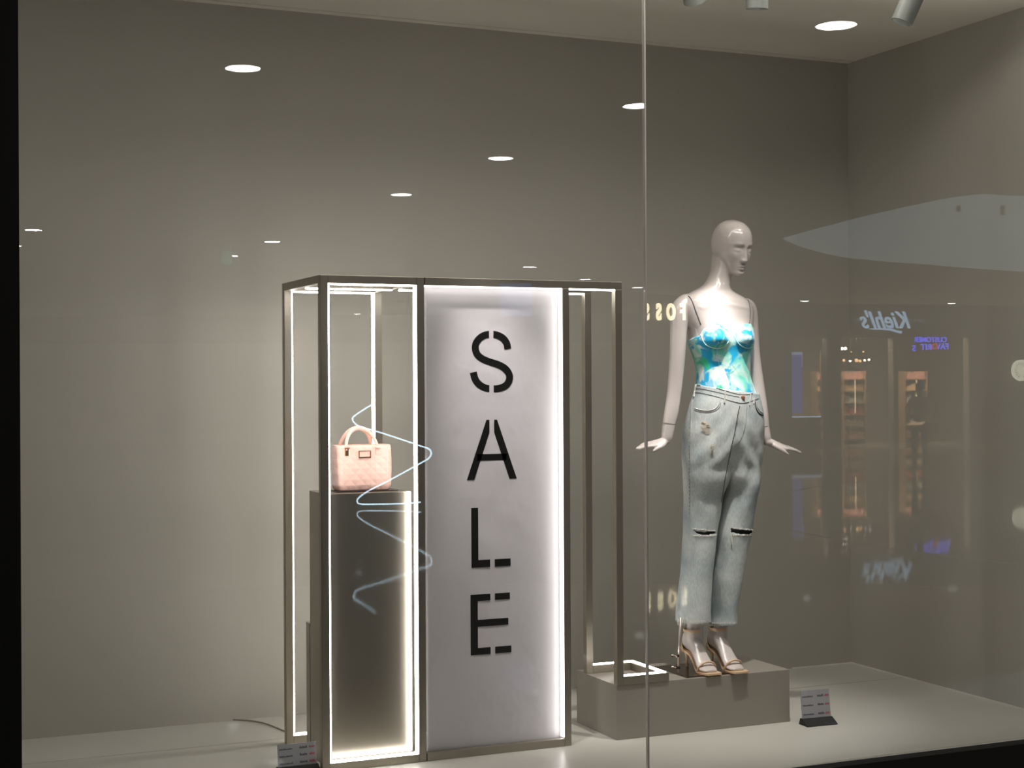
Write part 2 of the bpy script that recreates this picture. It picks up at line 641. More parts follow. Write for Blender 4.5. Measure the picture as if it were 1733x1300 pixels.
# S
spts = [(784, 653), (775, 610), (748, 574), (708, 552), (662, 546), (613, 553), (572, 580), (547, 620), (545, 660), (562, 700), (602, 730), (660, 752), (720, 772), (768, 802), (794, 845), (791, 890), (764, 925), (716, 944), (662, 947), (610, 938), (566, 910), (540, 872), (528, 825)]
S = smooth_pts([Vector((x, y, 0)) for x, y in spts], 4)
gA = [i for i, p in enumerate(S) if p.y < 600 and p.x > 678]
gB = [i for i, p in enumerate(S) if not (p.y < 600 and p.x > 645) and not (p.x > 700 and p.y < 670) and not (p.y > 900 and p.x < 678) and not (p.x < 580 and p.y > 780)]
gC = [i for i, p in enumerate(S) if p.y > 780 and p.x < 645]
segs = [range(0, max(gA) + 1), gB, gC]
bs = nb()
for sgi in segs:
    sg = [S[i] for i in sgi]
    if sgi is segs[0]:
        sg.append(Vector((678, 546.5, 0)))
    elif sgi is gB:
        sg = [Vector((645, 546.5, 0))] + sg + [Vector((678, 947, 0))]
    else:
        sg = [Vector((645, 945, 0))] + sg
    L_, R_ = [], []
    for i, p in enumerate(sg):
        tt = (sg[min(i + 1, len(sg) - 1)] - sg[max(i - 1, 0)]).normalized()
        if abs(p.x - 678) < 0.1 or abs(p.x - 645) < 0.1:
            tt = Vector((1 if tt.x > 0 else -1, 0, 0))
        nn = Vector((-tt.y, tt.x, 0)) * 25.5
        L_.append(p + nn)
        R_.append(p - nn)
    for i in range(len(sg) - 1):
        q = [L_[i], L_[i + 1], R_[i + 1], R_[i]]
        extr(bs, [LP((k.x - 661.5) / 4.3325, 440 + k.y / 4.3325, 0) for k in q])
part('letter', bs, mInk, ban)
# A
b = nb()
for sgn in (-1, 1):
    extr(b, [LP(sgn * 4, 0, 711), LP(sgn * 9, 0, 711), LP(sgn * 42.5, 101, 711), LP(sgn * 30, 101, 711), LP(sgn * 4, 22, 711)])
rect(b, -25, 25, 58, 69, 711)
part('letter', b, mInk, ban)
# L
b = nb()
rect(b, -35.5, -24, 0, 101, 859.5)
rect(b, -24, -4, 88.5, 101, 859.5)
rect(b, 4, 31, 88.5, 101, 859.5)
part('letter', b, mInk, ban)
# E
b = nb()
rect(b, -37.5, -25.5, 0, 102, 1006)
rect(b, -25.5, -4, 0, 11, 1006)
rect(b, 4, 29.5, 0, 11, 1006)
rect(b, -25.5, 26.5, 43, 54.5, 1006)
rect(b, -25.5, -4, 90.5, 102, 1006)
rect(b, 4, 31.5, 90.5, 102, 1006)
part('letter', b, mInk, ban)

# ------------------------------------------------------------------ pedestals and plinth
o = part('pedestal', bx(1.645, 1.978, 5.472, 5.69, 0, 1.005, bev=0.002), mPed)
tag(o, 'tall dark brushed metal pedestal inside the left box frame, under the pink handbag', 'pedestal')
o = part('pedestal', bx(1.645, 1.960, 5.695, 5.745, 0, 0.502, bev=0.002), mPed)
tag(o, 'short metal block hidden behind the tall pedestal, only its left edge showing', 'pedestal')
o = part('plinth', bx(2.812, 3.617, 5.425, 5.785, 0, PZ - 0.0005, bev=0.0015), mPlinth)
tag(o, 'low taupe plinth under the mannequin and the right frame arm', 'plinth')


# ------------------------------------------------------------------ handbag
def bag_mat():
    m, nt, b = nodemat('pink_quilted_leather')
    L = nt.links
    tc = N(nt, 'ShaderNodeTexCoord')
    mp = N(nt, 'ShaderNodeMapping')
    mp.inputs['Rotation'].default_value = (0, rad(45), 0)
    mp.inputs['Scale'].default_value = (1, 0.0, 1)
    L.new(tc.outputs['Object'], mp.inputs[0])
    ck = N(nt, 'ShaderNodeTexVoronoi')
    ck.distance = 'CHEBYCHEV'
    ck.inputs['Scale'].default_value = 34
    ck.inputs['Randomness'].default_value = 0
    L.new(mp.outputs[0], ck.inputs['Vector'])
    bp = N(nt, 'ShaderNodeBump')
    bp.invert = True
    bp.inputs['Strength'].default_value = 0.9
    bp.inputs['Distance'].default_value = 0.004
    L.new(ck.outputs['Distance'], bp.inputs['Height'])
    L.new(bp.outputs[0], b.inputs['Normal'])
    b.inputs['Base Color'].default_value = (0.74, 0.48, 0.41, 1)
    b.inputs['Roughness'].default_value = 0.55
    return m


mBag = bag_mat()
mBagP = mat('pink_leather', (0.78, 0.52, 0.43), 0.5, var=0.03, scale=20)
bagx0, bagx1, bz = 1.712, 1.930, 1.0085
bag = thing('handbag', 'small pink quilted handbag with arched handles and rose gold plate on the tall pedestal', 'handbag', ((bagx0 + bagx1) / 2, 5.60, bz))
BX, BYc = (bagx0 + bagx1) / 2, 5.595


def bag_ring(z, hw, hd, r=0.02, n=8):
    pts = []
    for (sx, sy, a0) in ((1, 1, 0), (-1, 1, 90), (-1, -1, 180), (1, -1, 270)):
        for k in range(n + 1):
            a = rad(a0 + 90 * k / n)
            pts.append(Vector((BX + sx * (hw - r) + r * math.cos(a), BYc + sy * (hd - r) + r * math.sin(a), bz + z)))
    return pts


b = nb()
prof = [(0.0, 0.094, 0.045), (0.004, 0.101, 0.052), (0.02, 0.1045, 0.056), (0.07, 0.107, 0.057), (0.12, 0.108, 0.053), (0.155, 0.108, 0.047), (0.168, 0.107, 0.044), (0.170, 0.104, 0.040), (0.162, 0.100, 0.036)]
loft(b, [bag_ring(z, hw, hd) for z, hw, hd in prof])
part('body', b, mBag, bag, smooth=True)
b = nb()
tube(b, [(BX - 0.106, BYc, bz + 0.160), (BX - 0.106, BYc, bz + 0.168), (BX + 0.106, BYc, bz + 0.168), (BX + 0.106, BYc, bz + 0.160)], 0.002, 6)
part('zip', b, mGold, bag)
for yy in (BYc - 0.050, BYc + 0.045):
    b = nb()
    pts = []
    for k in range(25):
        a = math.pi * k / 24
        pts.append((BX - 0.012 + 0.056 * math.cos(a) * (1 + 0.12 * (1 - math.sin(a))), yy + (BYc - yy) * 0.85 * math.sin(a), bz + 0.150 + 0.083 * math.sin(a) ** 0.85))
    tube(b, pts, [0.0052 + 0.003 * math.sin(math.pi * k / 24) for k in range(25)], 10)
    h = part('handle', b, mBagP, bag, smooth=True)
    for sx in (-1, 1):
        b = nb()
        x = BX - 0.012 + sx * 0.0605
        box(b, x - 0.009, x + 0.009, yy - 0.003, yy + 0.003, bz + 0.130, bz + 0.156, bev=0.002)
        tube(b, [(x - 0.010, yy - 0.004, bz + 0.160), (x + 0.010, yy - 0.004, bz + 0.160)], 0.004, 8)
        part('handle_tab', b, mGold if sx < 0 else mBagP, h)
b = nb()
px0 = BX - 0.004
for (x0, x1, z0, z1) in ((-0.024, 0.024, 0.1215, 0.126), (-0.024, 0.024, 0.1465, 0.149), (-0.024, -0.021, 0.126, 0.1465), (0.021, 0.024, 0.126, 0.1465)):
    box(b, px0 + x0, px0 + x1, BYc - 0.057, BYc - 0.046, bz + z0, bz + z1)
pl = part('name_plate', b, mGold, bag, 'rose gold rectangular plate frame')
part('plate_leather', bx(px0 - 0.021, px0 + 0.021, BYc - 0.055, BYc - 0.046, bz + 0.126, bz + 0.1465), mBagP, pl)
o = part('display_tray', bx(1.70, 1.948, 5.515, 5.66, 1.005, 1.0085), mat('black_acrylic', (0.02, 0.015, 0.015), 0.2, var=0))
tag(o, 'thin black tray between the pink handbag and the tall pedestal top', 'tray')

# ------------------------------------------------------------------ price stands


def price_stand(base, ang, label, wd=0.135, ht=0.115, side=1):
    th = thing('price_stand', label, 'price sign', base, ang)
    b = nb()
    pr = [(-0.045, 0.0), (-0.045, 0.004), (-0.004, 0.026), (0.012, 0.026), (0.022, 0.0)]
    r0 = [Vector((-wd / 2 - 0.004, y, z)) for y, z in pr]
    r1 = [Vector((wd / 2 + 0.004, y, z)) for y, z in pr]
    loft(b, [r0, r1])
    part('base', b, mBlack, th, 'black wedge base', local=True)
    tilt = 0.13
    b = nb()

    def cp(x, z, d=0.0):
        return Vector((x, 0.0 + z * tilt - d, 0.022 + z))
    for d in (0,):
        vs = [b.verts.new(cp(x, z, dd)) for dd in (0.0, -0.003) for x, z in ((-wd / 2, 0), (wd / 2, 0), (wd / 2, ht), (-wd / 2, ht))]
        for fidx in ((0, 1, 2, 3), (7, 6, 5, 4), (0, 4, 5, 1), (1, 5, 6, 2), (2, 6, 7, 3), (3, 7, 4, 0)):
            b.faces.new([vs[i] for i in fidx])
    card = part('card', b, mPaper, th, 'pale grey price card with three printed rows', local=True)
    for col, m in ((0, mPaperInk), (1, mPaperRed)):
        b = nb()
        for row in range(3):
            z = ht * (0.76 - 0.31 * row)
            if col == 0:
                runs = [(-wd / 2 + 0.006, 11, 0.0046, 0.006), (wd * 0.07, 5, 0.0058, 0.010)]
            else:
                runs = [(wd * 0.32, 4, 0.0052, 0.009)]
            for x0, cnt, st, hh in runs:
                for k in range(cnt):
                    xx = x0 + k * st
                    h2 = hh * random.uniform(0.6, 1.0)
                    vs = [b.verts.new(cp(xx + dx, z + dz, 0.0006)) for dx, dz in ((0, 0), (st * 0.7, 0), (st * 0.7, h2), (0, h2))]
                    b.faces.new(vs)
        part('printing', b, m, card, local=True, kind='stuff')
    return th


price_stand((3.695, 5.345, 0), rad(-3), 'small grey price card on black wedge base beside the plinth at the right')
price_stand((1.53, 5.462, -0.0), rad(2), 'grey price card on the floor left of the tall pedestal, cut off at the bottom', wd=0.145, ht=0.082)

# floor cable
cp_ = [at_z(395, 1218, 0.004), at_z(425, 1220, 0.004), at_z(450, 1225, 0.004), at_z(478, 1236, 0.004), at_z(500, 1246, 0.004)]
o = part('cable', tube(nb(), smooth_pts(cp_, 5), 0.003, 6), mat('beige_cable', (0.25, 0.21, 0.15), 0.5), smooth=True)
tag(o, 'thin beige cable on the floor running from the back wall to the left frame post', 'cable')

# ------------------------------------------------------------------ track spotlights of the display


def lamp(loc, tgt, label, r=0.042, ln=0.17):
    th = thing('track_spotlight', label, 'spotlight', loc, 0, 'track spotlights under the display ceiling')
    d = (Vector(tgt) - Vector(loc)).normalized()
    q = d.to_track_quat('-Z', 'Y')
    b = nb()
    n = 32
    rings = []
    for z, rr in ((0, r), (ln, r), (ln + 0.008, r - 0.006)):
        rings.append([Vector(loc) + q @ Vector((rr * math.cos(2 * math.pi * k / n), rr * math.sin(2 * math.pi * k / n), z)) for k in range(n)])
    inner = []
    for z, rr in ((0.03, r - 0.012), (0.0, r - 0.004)):
        inner.append([Vector(loc) + q @ Vector((rr * math.cos(2 * math.pi * k / n), rr * math.sin(2 * math.pi * k / n), z)) for k in range(n)])
    loft(b, list(reversed(rings)) + [inner[1], inner[0]], cap=True)
    part('housing', b, mSpot, th, smooth=False)
    b = nb()
    top = Vector(loc) + q @ Vector((0, 0, ln * 0.6))
    tube(b, [top, Vector((top.x, top.y, CZ - 0.03))], 0.009, 10)
    part('arm', b, mSpot, th)
    b = nb()
    box(b, top.x - 0.07, top.x + 0.07, top.y - 0.017, top.y + 0.017, CZ - 0.035, CZ - 0.001, bev=0.002)
    part('adapter', b, mSpot, th)
    return th


lamp(at_w(1176, 3, 5.78), (3.6, 5.6, 1.6), 'grey track spotlight just right of the glass joint, only its rim in the picture')
lamp(at_w(1281, 15, 5.80), (3.25, 5.25, 0.3), 'grey track spotlight pointing straight down, middle of the three')
lamp(at_w(1526, 38, 5.95), (3.1, 5.2, 1.1), 'largest grey track spotlight, tilted, near the right wall')
exec_lamps = None

# ------------------------------------------------------------------ mannequin (local frame: a = right, b = towards the viewer, z up)
W0 = 6.41
O = at_w(1220, 650, W0)
O.z = 0
A_ = Vector((RT.x, RT.y, 0)).normalized()
B_ = Vector((-FW.x, -FW.y, 0)).normalized()


def pl_(u, v, bb=0.0):
    """photo pixel at depth bb in front of the figure's axis -> (a, b, z)"""
    p = at_w(u, v, W0 - bb) - O
    return (p.dot(A_), p.dot(B_), p.z)


def wl(a, b, z):
    return O + A_ * a + B_ * b + Vector((0, 0, z))


def interp(tab, x):
    """tab: rows sorted by decreasing key; smooth interpolation"""
    if x >= tab[0][0]:
        return tab[0][1:]
    if x <= tab[-1][0]:
        return tab[-1][1:]
    for i in range(len(tab) - 1):
        k0, k1 = tab[i][0], tab[i + 1][0]
        if k1 <= x <= k0:
            t = (k0 - x) / (k0 - k1)
            p0 = tab[max(i - 1, 0)]
            p1, p2 = tab[i], tab[i + 1]
            p3 = tab[min(i + 2, len(tab) - 1)]
            out = []
            for j in range(1, len(p1)):
                m1 = (p2[j] - p0[j]) / max(1e-6, (p0[0] - k1)) * (k0 - k1)
                m2 = (p3[j] - p1[j]) / max(1e-6, (k0 - p3[0])) * (k0 - k1)
                h = t * t * (3 - 2 * t)
                out.append(p1[j] + (p2[j] - p1[j]) * h * 1.0 if abs(p2[j] - p1[j]) < 1e-9 else
                           (2 * t ** 3 - 3 * t * t + 1) * p1[j] + (t ** 3 - 2 * t * t + t) * m1 + (-2 * t ** 3 + 3 * t * t) * p2[j] + (t ** 3 - t * t) * m2)
            return out
    return tab[-1][1:]


YAW = rad(22)


def make_tab(rows, yaw=YAW):
    """rows (v, uL, uR, D, b) -> (z, ca, cb, W, D)"""
    tab = []
    for v, ul, ur, D, bb in rows:
        al, _, zl = pl_(ul, v, bb)
        ar, _, zr = pl_(ur, v, bb)
        half = (ar - al) / 2
        Wd = math.sqrt(max(0.0004, half ** 2 - (D * math.sin(yaw)) ** 2)) / math.cos(yaw)
        tab.append(((zl + zr) / 2, (al + ar) / 2, bb, Wd, D))
    return tab


def pos(tab, th, z, off=0.0, yaw=YAW, ex=2.0):
    ca, cb, Wd, D = interp(tab, z)
    s_, c_ = math.sin(th), math.cos(th)
    lat = (Wd + off) * math.copysign(abs(s_) ** (2 / ex), s_)
    fr = (D + off) * math.copysign(abs(c_) ** (2 / ex), c_)
    return lat, fr, ca, cb


def place(lat, fr, ca, cb, z, yaw=YAW):
    # body's left (lat > 0) is the viewer's right; front turned to the viewer's right by yaw
    return wl(ca + lat * math.cos(yaw) + fr * math.sin(yaw), cb - lat * math.sin(yaw) + fr * math.cos(yaw), z)


torso = make_tab([
    (424, 1207, 1238, 0.050, -0.018), (434, 1206, 1238, 0.054, -0.018), (446, 1205, 1237, 0.056, -0.015), (460, 1202.5, 1238, 0.054, -0.012), (470, 1198, 1237, 0.052, -0.01), (480, 1192, 1236, 0.053, -0.005),
    (488, 1181, 1237, 0.058, 0.0), (494, 1169, 1243, 0.066, 0.0), (502, 1157, 1259, 0.075, 0.0), (511, 1151, 1271, 0.083, 0.0),
    (525, 1150, 1277, 0.088, 0.0), (545, 1156, 1276, 0.092, 0.0), (562, 1163, 1274, 0.094, 0.0), (580, 1166, 1273, 0.094, 0.0),
    (600, 1174, 1269, 0.088, 0.0), (620, 1180, 1267, 0.084, 0.0), (640, 1181, 1268, 0.084, 0.0), (655, 1180, 1273, 0.088, 0.0),
    (680, 1174, 1282, 0.098, 0.0), (710, 1168, 1286, 0.105, -0.005), (745, 1166, 1283, 0.10, -0.005)])
ZB = CAM.z - (574 - 649) * W0 / F_PX


def bust(lat, z):
    v = 0
    for sx in (-1, 1):
        dz = (z - ZB)
        sz = 0.030 if dz < 0 else 0.048
        v += 0.038 * math.exp(-((lat - sx * 0.068) / 0.042) ** 2 - (dz / sz) ** 2)
    return v


def torso_pt(th, z, off=0.0):
    lat, fr, ca, cb = pos(torso, th, z, off, ex=2.25)
    c_ = math.cos(th)
    if c_ > 0:
        fr += bust(lat, z) * min(1, c_ * 2)
        # collar bones and sternum hollow
        fr += 0.002 * math.exp(-((z - (ZB + 0.145 - abs(lat) * 0.15)) / 0.008) ** 2) * (1 if abs(lat) < 0.12 else 0)
    return place(lat, fr, ca, cb, z)


body = nb()
NT = 64
zs = []
z = torso[0][0]
while z > torso[-1][0]:
    zs.append(z)
    z -= 0.006
loft(body, [[torso_pt(2 * math.pi * k / NT, z) for k in range(NT)] for z in zs])


def limb(bm, pts, ex=2.0, n=24, squash=1.0):
    """pts: (u, v, b, r_px) lofted along a smooth centre line"""
    P = [Vector(wl(*pl_(u, v, bb))) for u, v, bb, r in pts]
    Rr = [Vector((r * W0 / F_PX, 0, 0)) for u, v, bb, r in pts]
    P2, R2_ = smooth_pts(P, 6), smooth_pts(Rr, 6)
    tube(bm, P2, [r.x for r in R2_], n)


# viewer's left arm, viewer's right arm
limb(body, [(1170, 508, 0.03, 12), (1159, 514, 0.045, 15.5), (1151, 528, 0.055, 16.5), (1148.5, 560, 0.06, 14.5), (1146.5, 600, 0.06, 13.5), (1143.5, 640, 0.055, 12.8),
            (1140.5, 668, 0.055, 12.2), (1136.5, 695, 0.06, 12.2), (1132, 718, 0.065, 11), (1129, 738, 0.068, 9.9), (1128, 745, 0.07, 8.5)])
limb(body, [(1258, 512, -0.04, 10), (1266, 519, -0.05, 12.5), (1270, 532, -0.06, 13), (1272, 560, -0.065, 12.5), (1275, 600, -0.065, 11.8), (1280.5, 640, -0.06, 11.6),
            (1285.5, 672, -0.055, 11.4), (1290, 702, -0.05, 10.8), (1293.5, 725, -0.05, 9.2), (1296.5, 740, -0.05, 8.6), (1298, 747, -0.052, 7.6)])


def hand(bm, wrist, tip, bw, bt, flip):
    """flat hand bent out from the wrist, palm down"""
    Wp = Vector(wl(*pl_(wrist[0], wrist[1], bw)))
    Tp = Vector(wl(*pl_(tip[0], tip[1], bt)))
    d = (Tp - Wp)
    ln = d.length
    d.normalize()
    fv = (A_ * math.sin(YAW) + B_ * math.cos(YAW)) + Vector((0, 0, -0.30))
    s_ = (fv - d * fv.dot(d)).normalized()          # towards the thumb side (front)
    nrm = d.cross(s_).normalized()
    if nrm.z < 0:
        nrm = -nrm
    k = ln / 0.165
    rings = []
    for t, hw, hh, up in ((-0.012, 0.018, 0.017, 0.004), (0.01, 0.022, 0.017, 0.003), (0.035, 0.029, 0.0145, 0.001), (0.06, 0.0325, 0.012, 0), (0.078, 0.033, 0.010, 0), (0.088, 0.030, 0.007, 0)):
        rings.append([Wp + (d * t + s_ * hw * math.cos(2 * math.pi * j / 20) + nrm * (up + hh * math.sin(2 * math.pi * j / 20))) * k for j in range(20)])
    loft(bm, rings)
    for i, (off, L1, r) in enumerate(((0.0225, 0.068, 0.0080), (0.0075, 0.077, 0.0082), (-0.0075, 0.071, 0.0080), (-0.0225, 0.056, 0.0070))):
        base = Wp + (d * 0.078 + s_ * off) * k
        dd = (d - s_ * (off * 5.0)).normalized()
        p = [base - dd * 0.012, base + dd * L1 * 0.45 * k + nrm * 0.002, base + dd * L1 * 0.78 * k - nrm * 0.001 * i, base + dd * L1 * k - nrm * 0.005]
        tube(bm, smooth_pts(p, 3), [r * (1 - 0.035 * j) for j in range(9)] + [r * 0.45], 10)
    b0 = Wp + (d * 0.018 + s_ * 0.018) * k
    td = (d * 0.85 + s_ * 0.45 - nrm * 0.22).normalized()
    td2 = (d * 0.95 + s_ * 0.1 - nrm * 0.25).normalized()
    p = [b0, b0 + td * 0.028 * k, b0 + td * 0.028 * k + td2 * 0.026 * k, b0 + td * 0.028 * k + td2 * 0.048 * k]
    tube(bm, smooth_pts(p, 3), [0.0112, 0.0108, 0.0103, 0.0098, 0.0092, 0.0086, 0.0080, 0.0074, 0.0066, 0.004], 10)


hand(body, (1127.5, 747), (1072, 759), 0.07, 0.125, 1)
hand(body, (1299, 749), (1360, 766), -0.052, -0.10, -1)

# legs and feet
legL = [(760, 1180, 1218, 0.075, 0.0), (800, 1178, 1216, 0.070, -0.02), (860, 1172, 1206, 0.058, -0.035), (900, 1170, 1200, 0.050, -0.045), (950, 1164, 1198, 0.05, -0.045), (1000, 1161, 1193, 0.043, -0.035), (1040, 1162, 1191, 0.034, -0.02), (1062, 1162, 1190, 0.031, -0.012), (1086, 1160, 1190, 0.033, -0.012)]
legR = [(760, 1232, 1275, 0.075, -0.03), (800, 1228, 1268, 0.070, -0.05), (860, 1222, 1258, 0.058, -0.065), (900, 1217, 1250, 0.050, -0.075), (950, 1212, 1244, 0.05, -0.075), (1000, 1207, 1236, 0.043, -0.065), (1040, 1206, 1232, 0.034, -0.05), (1062, 1207, 1231, 0.031, -0.045), (1086, 1205, 1231, 0.033, -0.045)]
for rows in (legL, legR):
    tb = make_tab(rows)
    n = 30
    rr = []
    for k in range(70):
        z = tb[0][0] + (tb[-1][0] - tb[0][0]) * k / 69
        ca, cb, Wd, D = interp(tb, z)
        rr.append([place(Wd * math.sin(2 * math.pi * j / n), D * math.cos(2 * math.pi * j / n), ca, cb, z) for j in range(n)])
    loft(body, rr)

FZ = PZ + 0.006                          # top of the steel base plate
# foot: axis point under the ankle and heading
feet = []
for (u, bb, yw) in ((1173.5, -0.005, rad(24)), (1217, -0.04, rad(26))):
    p = at_w(u, 1063, W0 - bb)
    feet.append((Vector((p.x, p.y, FZ)), A_ * math.sin(yw) + B_ * math.cos(yw), A_ * math.cos(yw) - B_ * math.sin(yw)))
#        f       zbot   ztop   halfwidth
FP = [(-0.066, 0.128, 0.165, 0.012), (-0.060, 0.112, 0.180, 0.022), (-0.045, 0.102, 0.215, 0.028), (-0.022, 0.098, 0.222, 0.029), (0.0, 0.088, 0.218, 0.029),
      (0.022, 0.070, 0.185, 0.029), (0.045, 0.047, 0.142, 0.031), (0.068, 0.024, 0.100, 0.035), (0.090, 0.010, 0.066, 0.039), (0.110, 0.007, 0.042, 0.040), (0.128, 0.007, 0.030, 0.036), (0.142, 0.008, 0.024, 0.024)]
for (c0, fd, sd) in feet:
    rr = []
    for f_, zb, zt, hw in FP:
        zc, hh = (zb + zt) * 0.37, (zt - zb) * 0.37 + 0.001
        rr.append([c0 + fd * f_ + sd * hw * math.cos(2 * math.pi * j / 24) + Vector((0, 0, zc + hh * math.sin(2 * math.pi * j / 24))) for j in range(24)])
    loft(body, rr)

# head
HC = Vector(wl(*pl_(1239.0, 419.0, 0.0)))
HT = [(0.1135, 0.006, 0.004, -0.018), (0.108, 0.030, 0.030, -0.042), (0.098, 0.046, 0.050, -0.062), (0.080, 0.061, 0.070, -0.082), (0.055, 0.070, 0.083, -0.096), (0.025, 0.074, 0.088, -0.102),
      (0.0, 0.0735, 0.0865, -0.100), (-0.025, 0.070, 0.085, -0.094), (-0.050, 0.060, 0.083, -0.080), (-0.070, 0.050, 0.081, -0.055), (-0.088, 0.038, 0.078, -0.015), (-0.103, 0.028, 0.074, 0.020), (-0.112, 0.012, 0.064, 0.040)]


def gs(x, s_):
    return math.exp(-(x / s_) ** 2)


def face(x, z):
    ax = abs(x)
    d = 0
    if -0.060 < z < 0.018:
        t = (0.018 - z) / 0.064
        h = 0.002 + 0.017 * max(0, min(1, t)) ** 1.3
        d += h * gs(x, 0.0075 + 0.0035 * t) * (1 if z > -0.046 else gs(z + 0.046, 0.0045))
        d += 0.007 * gs(ax - 0.0115, 0.005) * gs(z + 0.044, 0.006)
    d -= 0.0075 * gs(ax - 0.031, 0.0155) * gs(z - 0.001, 0.0125)
    d -= 0.005 * gs(ax - 0.014, 0.006) * gs(z - 0.004, 0.012)
    d += 0.0070 * gs(ax - 0.032, 0.0125) * gs(z + 0.004, 0.0075)
    d -= 0.0030 * gs(ax - 0.032, 0.015) * gs(z + 0.0125 - 14 * (ax - 0.032) ** 2, 0.0022)
    d += 0.0035 * gs(ax - 0.030, 0.022) * gs(z - 0.021, 0.007)
    d += 0.0060 * gs(x, 0.013) * gs(z + 0.0690, 0.0042)
    d += 0.0068 * gs(x, 0.0115) * gs(z + 0.0800, 0.0048)
    d -= 0.0045 * gs(x, 0.016) * gs(z + 0.0745, 0.0022)
    d -= 0.0030 * gs(x, 0.005) * gs(z + 0.060, 0.006)
    d -= 0.0030 * gs(x, 0.016) * gs(z + 0.0885, 0.0045)
    d += 0.0050 * gs(x, 0.018) * gs(z + 0.100, 0.009)
    d += 0.0040 * gs(ax - 0.042, 0.016) * gs(z + 0.030, 0.018)
    return d


hy = rad(33)
Rh = Matrix.Rotation(0, 3, 'Z')
hd_f = (A_ * math.sin(hy) + B_ * math.cos(hy))
hd_s = (A_ * math.cos(hy) - B_ * math.sin(hy))
pitch = rad(11)
hf = (hd_f * math.cos(pitch) + Vector((0, 0, -math.sin(pitch)))).normalized()
hu = (hd_f * math.sin(pitch) + Vector((0, 0, math.cos(pitch)))).normalized()
NH = 160
rr = []
zs = [0.1135 - (0.1135 + 0.112) * (0.5 - 0.5 * math.cos(math.pi * k / 130)) for k in range(131)]
for z in zs:
    wd_, fr_, bk_ = interp(HT, z)
    yc, hdp = (fr_ + bk_) / 2, (fr_ - bk_) / 2
    ring = []
    for j in range(NH):
        th = 2 * math.pi * j / NH
        s_, c_ = math.sin(th), math.cos(th)
        x = wd_ * math.copysign(abs(s_) ** (2 / 2.15), s_)
        y = yc + hdp * math.copysign(abs(c_) ** (2 / 2.15), c_)
        if c_ > 0:
            y += face(x, z) * min(1, c_ * 3)
        ring.append(HC + (hd_s * x + hf * y + hu * z) * 1.0)
    rr.append(ring)
loft(body, rr)

mq = thing('mannequin', 'gloss white bald mannequin in tie-dye top, ripped jeans and tan sandals on the plinth', 'mannequin', (O.x, O.y, PZ))
ob = part('body', body, mSkin, mq, smooth=True)
md = ob.modifiers.new('union', 'REMESH')
md.mode = 'VOXEL'
md.voxel_size = 0.0032
md.use_smooth_shade = True
md = ob.modifiers.new('soft', 'SMOOTH')
md.factor = 0.5
md.iterations = 3
for (u, v, bb, rp, ax) in ((1132, 717, 0.065, 11.35, (-0.12, 0, -1)), (1292.3, 722, -0.05, 9.75, (0.12, 0, -1))):
    cen = Vector(wl(*pl_(u, v, bb)))
    axis = (A_ * ax[0] + Vector((0, 0, ax[2]))).normalized()
    e1 = axis.cross(B_).normalized()
    e2 = axis.cross(e1).normalized()
    rr_ = rp * W0 / F_PX
    b = nb()
    ring = [[cen + (e1 * math.cos(2 * math.pi * k / 36) + e2 * math.sin(2 * math.pi * k / 36)) * (rr_ + q * 0.0012) + axis * (0.0009 * z_) for q, z_ in ((-1, -1), (0, -1), (0, 1), (-1, 1))] for k in range(36)]
    vr4 = [[b.verts.new(p) for p in r_] for r_ in ring]
    for i in range(36):
        for q in range(4):
            b.faces.new((vr4[i][q], vr4[i][(q + 1) % 4], vr4[(i + 1) % 36][(q + 1) % 4], vr4[(i + 1) % 36][q]))
    part('wrist_joint', b, mat('joint_line', (0.16, 0.14, 0.13), 0.6), mq)

# ---- camisole
ztop_px = [(-180, 575), (-100, 575), (-66, 570), (-45, 556), (-36, 548), (-22, 548), (-10, 558), (0, 566), (10, 558), (22, 549), (36, 548), (50, 556), (66, 568), (100, 575), (180, 575)]


def zt(thd):
    for (a0, v0), (a1, v1) in zip(ztop_px, ztop_px[1:]):
        if a0 <= thd <= a1:
            t = (thd - a0) / (a1 - a0)
            t = t * t * (3 - 2 * t)
            v = v0 + (v1 - v0) * t
            break
    return CAM.z - (v - 649) * W0 / F_PX


ZJ = CAM.z - (672 - 649) * W0 / F_PX
top = nb()
nt_, ns = 120, 60
rows = []
for k in range(ns + 1):
    ring = []
    for j in range(nt_):
        thd = -180 + 360 * j / nt_
        z1 = zt(thd)
        z = z1 + (ZJ - z1) * k / ns
        ring.append(torso_pt(rad(thd), z, 0.0045))
    rows.append(ring)
loft(top, rows, cap=False)
bmesh.ops.recalc_face_normals(top, faces=top.faces[:])
bvhTop = BVHTree.FromBMesh(top)
tp = part('camisole', top, mTie, mq, 'turquoise, green and white tie-dye camisole with underwired cups', smooth=True)
md = tp.modifiers.new('thick', 'SOLIDIFY')
md.thickness = 0.0022
md.offset = 1


def on_surf(bvh, px, lift=0.0015):
    out = []
    for u, v in px:
        d = ray(u, v).normalized()
        h = bvh.ray_cast(CAM, d)
        if h[0] is not None:
            nrm = h[1]
            if nrm.dot(d) > 0:
                nrm = -nrm
            out.append(h[0] + nrm * lift)
    return out


def dense(px, k=6):
    return [(p.x, p.y) for p in smooth_pts([Vector((u, v, 0)) for u, v in px], k)]


def seam(name, bvh, px, r, m, parent, lift=0.0015, k=5):
    pts = on_surf(bvh, dense(px, k), lift)
    if len(pts) < 2:
        return None
    b = nb()
    tube(b, pts, r, 6)
    return part(name, b, m, parent, smooth=True)


